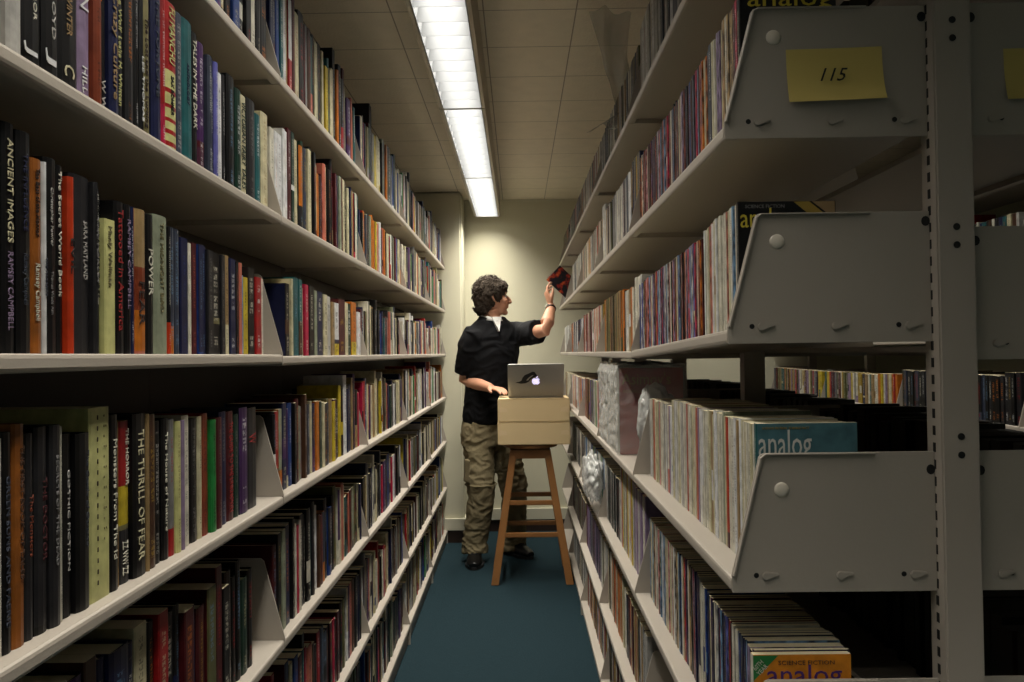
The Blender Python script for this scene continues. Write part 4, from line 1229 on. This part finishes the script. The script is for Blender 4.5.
# left hand pinching the corner of the book
DL = (hdL - wrL).normalized(); WL = Vector((.25, -.95, .05)); WL = (WL - DL * WL.dot(DL)).normalized(); NL = DL.cross(WL).normalized()
if NL.x < 0: NL = -NL
hand(bd, wrL, DL, WL, NL, (.55, .75, .95, 1.1), [wrL + DL * .025 + WL * .022, wrL + DL * .05 + WL * .040 + NL * .012, wrL + DL * .075 + WL * .040 + NL * .028, wrL + DL * .098 + WL * .030 + NL * .040])
body = remesh(bd, 'body', M_SKIN, per, .0042, 3)
for s in (-1, 1):
    g = MB(); g.ball(hp(.070, s * .030, .004), .0125, 14, 10); e = g.build('eye', M_EYE, per, smooth=True)
    g = MB(); g.ball(hp(.0805, s * .030, .004), .0045, 10, 8); g.build('iris', M_HAIR, e, smooth=True)

def folds(sc_, amp, vert=1.0):
    def f(p):
        q = Vector((p.x * sc_, p.y * sc_, p.z * sc_ * vert))
        w_ = noise.noise(q + Vector((3, 7, 1))) * 1.2
        r_ = 1 - abs(noise.noise(Vector((q.x * 1.3 + w_, q.y * 1.3, q.z * 2.2 + w_)))) * 2.4
        return amp * (r_ - .4)
    return f
sh = MB()
hem = pel + Vector((.008, 0, .035))
sh.tube([hem - Vector((0, 0, .03)), hem, hem + (chest - hem) * .3, hem + (chest - hem) * .65, chest, chest + (neck - chest) * .45, chest + (neck - chest) * .72, chest + (neck - chest) * .9, neck + Vector((0, 0, .004))],
        [(.142, .112), (.146, .116), (.148, .114), (.158, .116), (.175, .120), (.178, .112), (.150, .095), (.110, .084), (.082, .074)], 32, flat=SA)
def sleeve(b_, s0, e0, inw, k):
    p1 = s0 + (e0 - s0) * k
    b_.tube([s0 + inw * .08 + Vector((0, 0, .01)), s0 + inw * .02 + Vector((0, 0, .008)), s0 + (e0 - s0) * .22, s0 + (e0 - s0) * .55, p1], [.074, .080, .078, .073, .074], 22)
sleeve(sh, shR, elR, SA, .82)
sleeve(sh, shL, elL, -SA, .72)
shirt = remesh(sh, 'polo_shirt', M_SHIRT, per, .0065, 5, folds(9, .006))
# collar and white undershirt at the neck
def ring(r0, r1, z0, z1, dip, open_=0, n=40):
    g_ = MB(); pts = []; fs = []
    for i in range(n + 1):
        a = open_ + (2 * math.pi - 2 * open_) * i / n
        fr = max(0, math.cos(a)) ** 3
        dirv = FD * math.cos(a) + SA * math.sin(a)
        for r, z in ((r0, z0), (r1, z1), (r1 - .004, z1), (r0 - .004, z0)):
            k_ = 1 + .22 * fr
            pts.append(neck + dirv * r * k_ + Vector((0, 0, z - dip * fr)))
    for i in range(n):
        for j in range(4):
            fs.append((i * 4 + j, i * 4 + (j + 1) % 4, (i + 1) * 4 + (j + 1) % 4, (i + 1) * 4 + j))
    g_.poly(pts, fs)
    return g_
ring(.080, .066, -.012, .014, .012).build('undershirt', M_TEE, per, smooth=True)
vt = neck + FD * .083 + Vector((0, 0, .004))
va = neck + FD * .112 - Vector((0, 0, .088))
g = MB(); g.poly([vt + SA * .032, vt - SA * .032, va + FD * .016, vt + SA * .032 - FD * .03, vt - SA * .032 - FD * .03, va - FD * .03],
                 [(0, 1, 2), (3, 5, 4), (0, 2, 5, 3), (1, 4, 5, 2), (0, 3, 4, 1)])
g.build('undershirt_front', M_TEE, per)
ring(.092, .076, -.030, .010, .03, open_=.75).build('shirt_collar', M_SHIRT, per, smooth=True)
# trousers
tr = MB()
belt = pel + Vector((0, 0, .035))
tr.tube([belt, pel - Vector((0, 0, .06)), pel - Vector((0, 0, .13))], [(.136, .100), (.150, .112), (.146, .112)], 28, flat=SA)
def trouser(b_, h_, k_, a_):
    b_.tube([h_ + Vector((0, 0, .05)), h_ - Vector((0, 0, .06)), h_ + (k_ - h_) * .6, k_ + Vector((0, 0, .03)), k_ - Vector((0, 0, .04)), k_ + (a_ - k_) * .5, a_ + Vector((0, 0, .05)), a_ + Vector((0, -.01, -.028))],
            [.088, .096, .092, .088, .080, .078, .078, .082], 24)
trouser(tr, hipR, knR, anR); trouser(tr, hipL, knL, anL)
base_f = folds(9, .007, 1.1); fine = folds(22, .0028)
trs = remesh(tr, 'khaki_trousers', M_KHAKI, per, .0065, 4, lambda p: base_f(p) + fine(p))
for k_, h_ in ((knR, hipR),):                      # cargo pocket and the knee seam on the near leg
    a = h_ + (k_ - h_) * .62
    g = MB(); g.tube([a - SA * .082 + Vector((0, -.03, .07)), a - SA * .086 + Vector((0, -.03, -.07))], [(.012, .055), (.014, .06)], 4, flat=-SA)
    remesh(g, 'cargo_pocket', M_KHAKI, per, .006, 3)
    s_ = k_ + Vector((0, 0, .05))
    g = MB(); g.tube([s_ + (FD * math.cos(q) * .098 + SA * math.sin(q) * .098) for q in [i * math.pi / 12 for i in range(25)]], .004, 6, cap=False)
    g.build('knee_zip', M_KHAKI, per, smooth=True)
def shoe(an, d, name='shoe'):
    d = Vector(d).normalized(); side = Vector((-d.y, d.x, 0)) * 1.2
    z = -an.z + 0.0
    a0 = Vector((an.x, an.y, 0))
    g_ = MB()
    g_.tube([a0 - d * .075 + Vector((0, 0, .045)), a0 - d * .055 + Vector((0, 0, .05)), a0 + d * .02 + Vector((0, 0, .052)), a0 + d * .09 + Vector((0, 0, .040)), a0 + d * .15 + Vector((0, 0, .032)), a0 + d * .195 + Vector((0, 0, .028))],
            [(.026, .028), (.038, .040), (.042, .046), (.048, .034), (.046, .026), (.028, .018)], 20, flat=side)
    g_.tube([a0 + Vector((0, 0, .05)), a0 + Vector((0, 0, .105))], [.045, .042], 16)
    o_ = remesh(g_, name, M_SHOE, per, .005, 4)
    g_ = MB()
    P = []
    for i in range(28):
        a = 2 * math.pi * i / 28
        f_ = math.cos(a); wd = .050 if f_ > 0 else .042
        v = a0 + d * (.06 + .140 * f_) + side * wd * math.sin(a)
        P.append((v.x, v.y))
    g_.prism(P, 'z', 0.001, .018)
    g_.build('sole', M_SOLE, o_)
    g_ = MB()
    for q in (.045, .065, .085, .105):
        g_.tube([a0 + d * q + side * .018 + Vector((0, 0, .092 - q * .22)), a0 + d * q + Vector((0, 0, .098 - q * .22)), a0 + d * q - side * .018 + Vector((0, 0, .092 - q * .22))], .0022, 5)
    g_.build('laces', M_SOLE, o_)
shoe(anR, (.02, -1, 0)); shoe(anL, (.55, -.83, 0))
# hair: a cap of tight curls
hr = MB()
hr.ball(hp(-.018, 0, .040), (.100, .094, .098), 28, 18, HR)
hr.ball(hp(.040, 0, .070), (.064, .072, .046), 20, 12, HR)
hr.ball(hp(-.050, 0, -.010), (.072, .080, .075), 22, 14, HR)
hr.ball(hp(-.055, 0, -.062), (.040, .056, .040), 18, 10, HR)
def curly(p):
    q = p * 42
    return .008 * noise.noise(q) + .005 * noise.noise(q * 2.3)
hair = remesh(hr, 'hair', M_HAIR, per, .005, 3, curly)
hrng = random.Random(5)
g = MB(); made = 0
while made < 520:
    d = Vector((hrng.gauss(0, 1), hrng.gauss(0, 1), hrng.gauss(0, 1))).normalized()     # F, R, U parts
    if (d.x > .80) or (d.x > .5 and d.z < .2) or (d.z < -.35 and d.x > -.1) or d.z < -.85: continue
    p = hp(-.014 + .108 * d.x, .094 * d.y, .034 + .104 * d.z)
    if d.z < -.3: p = hp(-.052 + .07 * d.x, .072 * d.y, -.03 + .075 * d.z)
    nrm = (F * d.x + R_ * d.y + U * d.z).normalized()
    t1 = nrm.orthogonal().normalized(); t1 = (Matrix.Rotation(hrng.uniform(0, 6.3), 3, nrm) @ t1); t2 = nrm.cross(t1)
    r_ = hrng.uniform(.005, .010); ph = hrng.uniform(0, 6.3); ht = hrng.uniform(.006, .020)
    path = []
    for i in range(9):
        a = ph + i * .75
        path.append(p + nrm * (ht * i / 8 - .003) + t1 * r_ * math.cos(a) + t2 * r_ * math.sin(a) + t1 * .012 * i / 8)
    g.tube(path, [.0022] * 7 + [.0016, .0008], 5, cap=True)
    made += 1
tag(g.build('hair_curls', M_HAIR, per, smooth=True), kind='stuff')
g = MB()                                          # sideburn and brows
for s in (-1, 1):
    g.tube([hp(.012, s * .072, .03), hp(.022, s * .070, -.004), hp(.026, s * .064, -.030)], [(.010, .004), (.010, .004), (.006, .003)], 8)
    g.tube([hp(.092, s * .014, .034), hp(.090, s * .030, .039), hp(.078, s * .044, .034)], [.003, .004, .002], 6)
g.build('brows_and_sideburns', M_HAIR, per)
# watch
wc = elL + (wrL - elL) * .90; ax = (wrL - elL).normalized(); t1 = ax.orthogonal().normalized(); t2 = ax.cross(t1)
g = MB(); g.tube([wc + t1 * .031 * math.cos(a) + t2 * .031 * math.sin(a) for a in [i * math.pi / 12 for i in range(25)]], [(.006, .0022)] * 25, 8, cap=False)
wt = g.build('watch_band', M_SHOE, per, smooth=True)
wd_ = Vector((-.8, -.6, .1)); wd_ = (wd_ - ax * wd_.dot(ax)).normalized()
g = MB(); g.tube([wc + wd_ * .030, wc + wd_ * .038], [.015, .014], 20); g.build('watch_face', M_STEEL, wt)

# the book being drawn from the shelf
pb = Vector(at(563.5, 282.5, 4.80))
bk = empty('paperback_book', pb)
tag(bk, 'dark paperback with a fiery red cover, tilted out by the raised hand', 'book')
bx_ = Matrix.Rotation(math.radians(-46), 3, 'Y')
def bp(x, y, z): return bx_ @ Vector((x, y, z))
def bslab(x0, x1, y0, y1, z0, z1, name, m_, bev=0):
    g_ = MB(); g_.poly([bp(x, y, z) for z in (z0, z1) for x, y in ((x0, y0), (x1, y0), (x1, y1), (x0, y1))], [(0, 3, 2, 1), (4, 5, 6, 7), (0, 1, 5, 4), (1, 2, 6, 5), (2, 3, 7, 6), (3, 0, 4, 7)])
    return g_.build(name, m_, bk)
M_FIRE = mat('fiery_cover', (30, 24, 30), .3)
nt = M_FIRE.node_tree; b = nt.nodes['Principled BSDF']
tc = nt.nodes.new('ShaderNodeTexCoord'); no = nt.nodes.new('ShaderNodeTexNoise'); no.inputs['Scale'].default_value = 26; no.inputs['Detail'].default_value = 5
nt.links.new(tc.outputs['Object'], no.inputs['Vector'])
cr = nt.nodes.new('ShaderNodeValToRGB')
cr.color_ramp.elements[0].position = .50; cr.color_ramp.elements[0].color = lin((24, 22, 30)) + (1,)
cr.color_ramp.elements[1].position = .68; cr.color_ramp.elements[1].color = lin((220, 110, 40)) + (1,)
e_ = cr.color_ramp.elements.new(.58); e_.color = lin((150, 40, 28)) + (1,)
nt.links.new(no.outputs['Fac'], cr.inputs['Fac']); nt.links.new(cr.outputs['Color'], b.inputs['Base Color'])
bslab(-.062, .062, -.008, -.007, -.09, .09, 'front_cover', M_FIRE)
bslab(-.062, .062, .007, .008, -.09, .09, 'rear_cover', M_FIRE)
bslab(-.062, -.061, -.007, .007, -.09, .09, 'spine', M_FIRE)
bslab(-.061, .061, -.007, .007, -.089, .089, 'pages', M_PAGE)
X = bx_ @ Vector((0, 0, -1)); Y_ = bx_ @ Vector((1, 0, 0))
text_mesh('cover_title', 'THE DEAD', .018, bk, tuple(bp(-.05, -.0082, .085)), tuple(bx_ @ Vector((1, 0, 0)) * -1 * -1), tuple(bx_ @ Vector((0, 0, 1))), tmat('pink'), .0003, fit=.055)

# ================================================================== plastic bags and oddments on the right
def film(name, rgb=(205, 205, 200), alpha=.5):
    m_ = mat(name, rgb, .18, bump=.7, bscale=38, alpha=alpha, spec=.8)
    return m_
M_FILM = film('plastic_film', alpha=.62); M_FILM2 = film('clear_film', alpha=.34)
def crumple(name, c, r, m_, parent=None, amp=.35, seed=0, fr=9, flatten=None):
    bm = bmesh.new(); bmesh.ops.create_icosphere(bm, subdivisions=5, radius=1)
    for v in bm.verts:
        d = v.co.normalized(); q = d * 1.5 + Vector((seed, seed * .7, 0))
        f_ = 1 + amp * (abs(noise.noise(q * 1.3)) * 1.6 - .5) + amp * .28 * (abs(noise.noise(q * 3.1)) * 2 - .5) + amp * .12 * noise.noise(q * 7)
        f_ = max(.5, f_)
        v.co = Vector((d.x * r[0] * f_, d.y * r[1] * f_, d.z * r[2] * f_))
    me = bpy.data.meshes.new(name); bm.to_mesh(me); bm.free(); me.materials.append(m_)
    o_ = bpy.data.objects.new(name, me); COL.objects.link(o_)
    o_.location = c
    me.polygons.foreach_set('use_smooth', [True] * len(me.polygons))
    if parent: o_.parent = parent
    return o_
# stack of large magazines in a bag, red cover towards the camera
sx, sy0, sy1, sz = XR + .012, 2.36, 2.86, RZ[3]
bs = tag(empty('bagged_magazine_stack', (sx, sy0, sz)), 'tall stack of large magazines wrapped in clear plastic with a red front cover', 'magazines')
g = MB(); n_ = 34
for i in range(n_):
    a = i / n_
    g.box(.006 + rng.uniform(0, .004), .20, .003 + (sy1 - sy0 - .006) * a, .003 + (sy1 - sy0 - .006) * (a + .93 / n_), .001, .262 + rng.uniform(0, .005))
tag(g.build('magazines', mat('bagged_spines', (196, 192, 180), .6, mottle=.2, mscale=60), bs), kind='stuff')
g = MB(); g.box(.004, .20, -.001, .002, .001, .266); fc = g.build('front_cover', mat('red_cover', (146, 34, 30), .35, mottle=.5, mscale=22), bs)
text_mesh('cover_title', "Asimov's", .05, fc, (.012, -.0015, .215), (1, 0, 0), (0, 0, 1), tmat('gold'), .0003, fit=.15)
text_mesh('cover_title', "SCIENCE FICTION", .012, fc, (.016, -.0015, .190), (1, 0, 0), (0, 0, 1), tmat('gold'), .0003, fit=.12)
g = MB()
P = [(0, -.002), (-.004, .02), (.0, .14), (-.006, .25), (.006, .285), (.03, .278), (.21, .278), (.212, -.002)]
g.prism(P, 'y', -.012, sy1 - sy0 + .012)
sb = g.build('plastic_bag', M_FILM, bs)
sbm = sb.modifiers.new('d', 'SUBSURF'); sbm.subdivision_type = 'SIMPLE'; sbm.levels = 5; sbm.render_levels = 5
dg = bpy.context.evaluated_depsgraph_get(); me = bpy.data.meshes.new_from_object(sb.evaluated_get(dg)); sb.modifiers.clear(); sb.data = me
me.materials.append(M_FILM2)
for p_ in me.polygons:
    if abs(p_.normal.y) > .5: p_.material_index = 1
for v in me.vertices:
    q = v.co * 14
    k_ = .007 * (abs(noise.noise(q)) * 2 - .6) + .004 * noise.noise(q * 3)
    v.co += Vector((-abs(k_) * 1.0, k_ * .6, k_ * (1.2 if v.co.z > .05 else 0)))
me.update()
# bag bunched over the far end of the pale magazines
cb = crumple('plastic_bag', (XR + .075, YR[1] + .065, RZ[3] + .125), (.055, .045, .105), M_FILM, seed=4, amp=.22)
tag(cb, 'bunched clear plastic bag at the far end of the pale magazine row', 'plastic bag')
cb = crumple('plastic_bag', at(592, 476, 3.05), (.040, .17, .095), M_FILM, seed=9, amp=.22)
tag(cb, 'crumpled plastic bag spilling off the magazines below the bagged stack', 'plastic bag')
# torn film hanging out over the aisle from the top shelf
g = MB(); nu, nv = 18, 30; pts = []; fs = []
for j in range(nv + 1):
    v = j / nv
    z = 2.37 - .36 * v
    wd2 = .11 * (1 - v) ** .8 + .018 + (.05 * max(0, v - .86) / .14 if v > .86 else 0)
    for i in range(nu + 1):
        u = i / nu
        x = XR + .072 - wd2 * (1 - u) + .02 * math.sin(u * 9 + v * 6) * .3 - (.07 * max(0, v - .86) / .14) * (1 - u)
        y = 2.40 + .018 * math.sin(u * 12 + v * 7) + .03 * noise.noise(Vector((u * 3, v * 5, 1)))
        pts.append((x, y, z + .012 * math.sin(u * 5) - (.02 * (1 - u) if v > .86 else 0)))
for j in range(nv):
    for i in range(nu):
        a = j * (nu + 1) + i
        fs.append((a, a + 1, a + nu + 2, a + nu + 1))
g.poly(pts, fs)
hb = g.build('plastic_film', M_FILM2, smooth=True)
sm_ = hb.modifiers.new('solid', 'SOLIDIFY'); sm_.thickness = .0004
tag(hb, 'torn clear plastic film hanging from the top right shelf near the ceiling', 'plastic film')
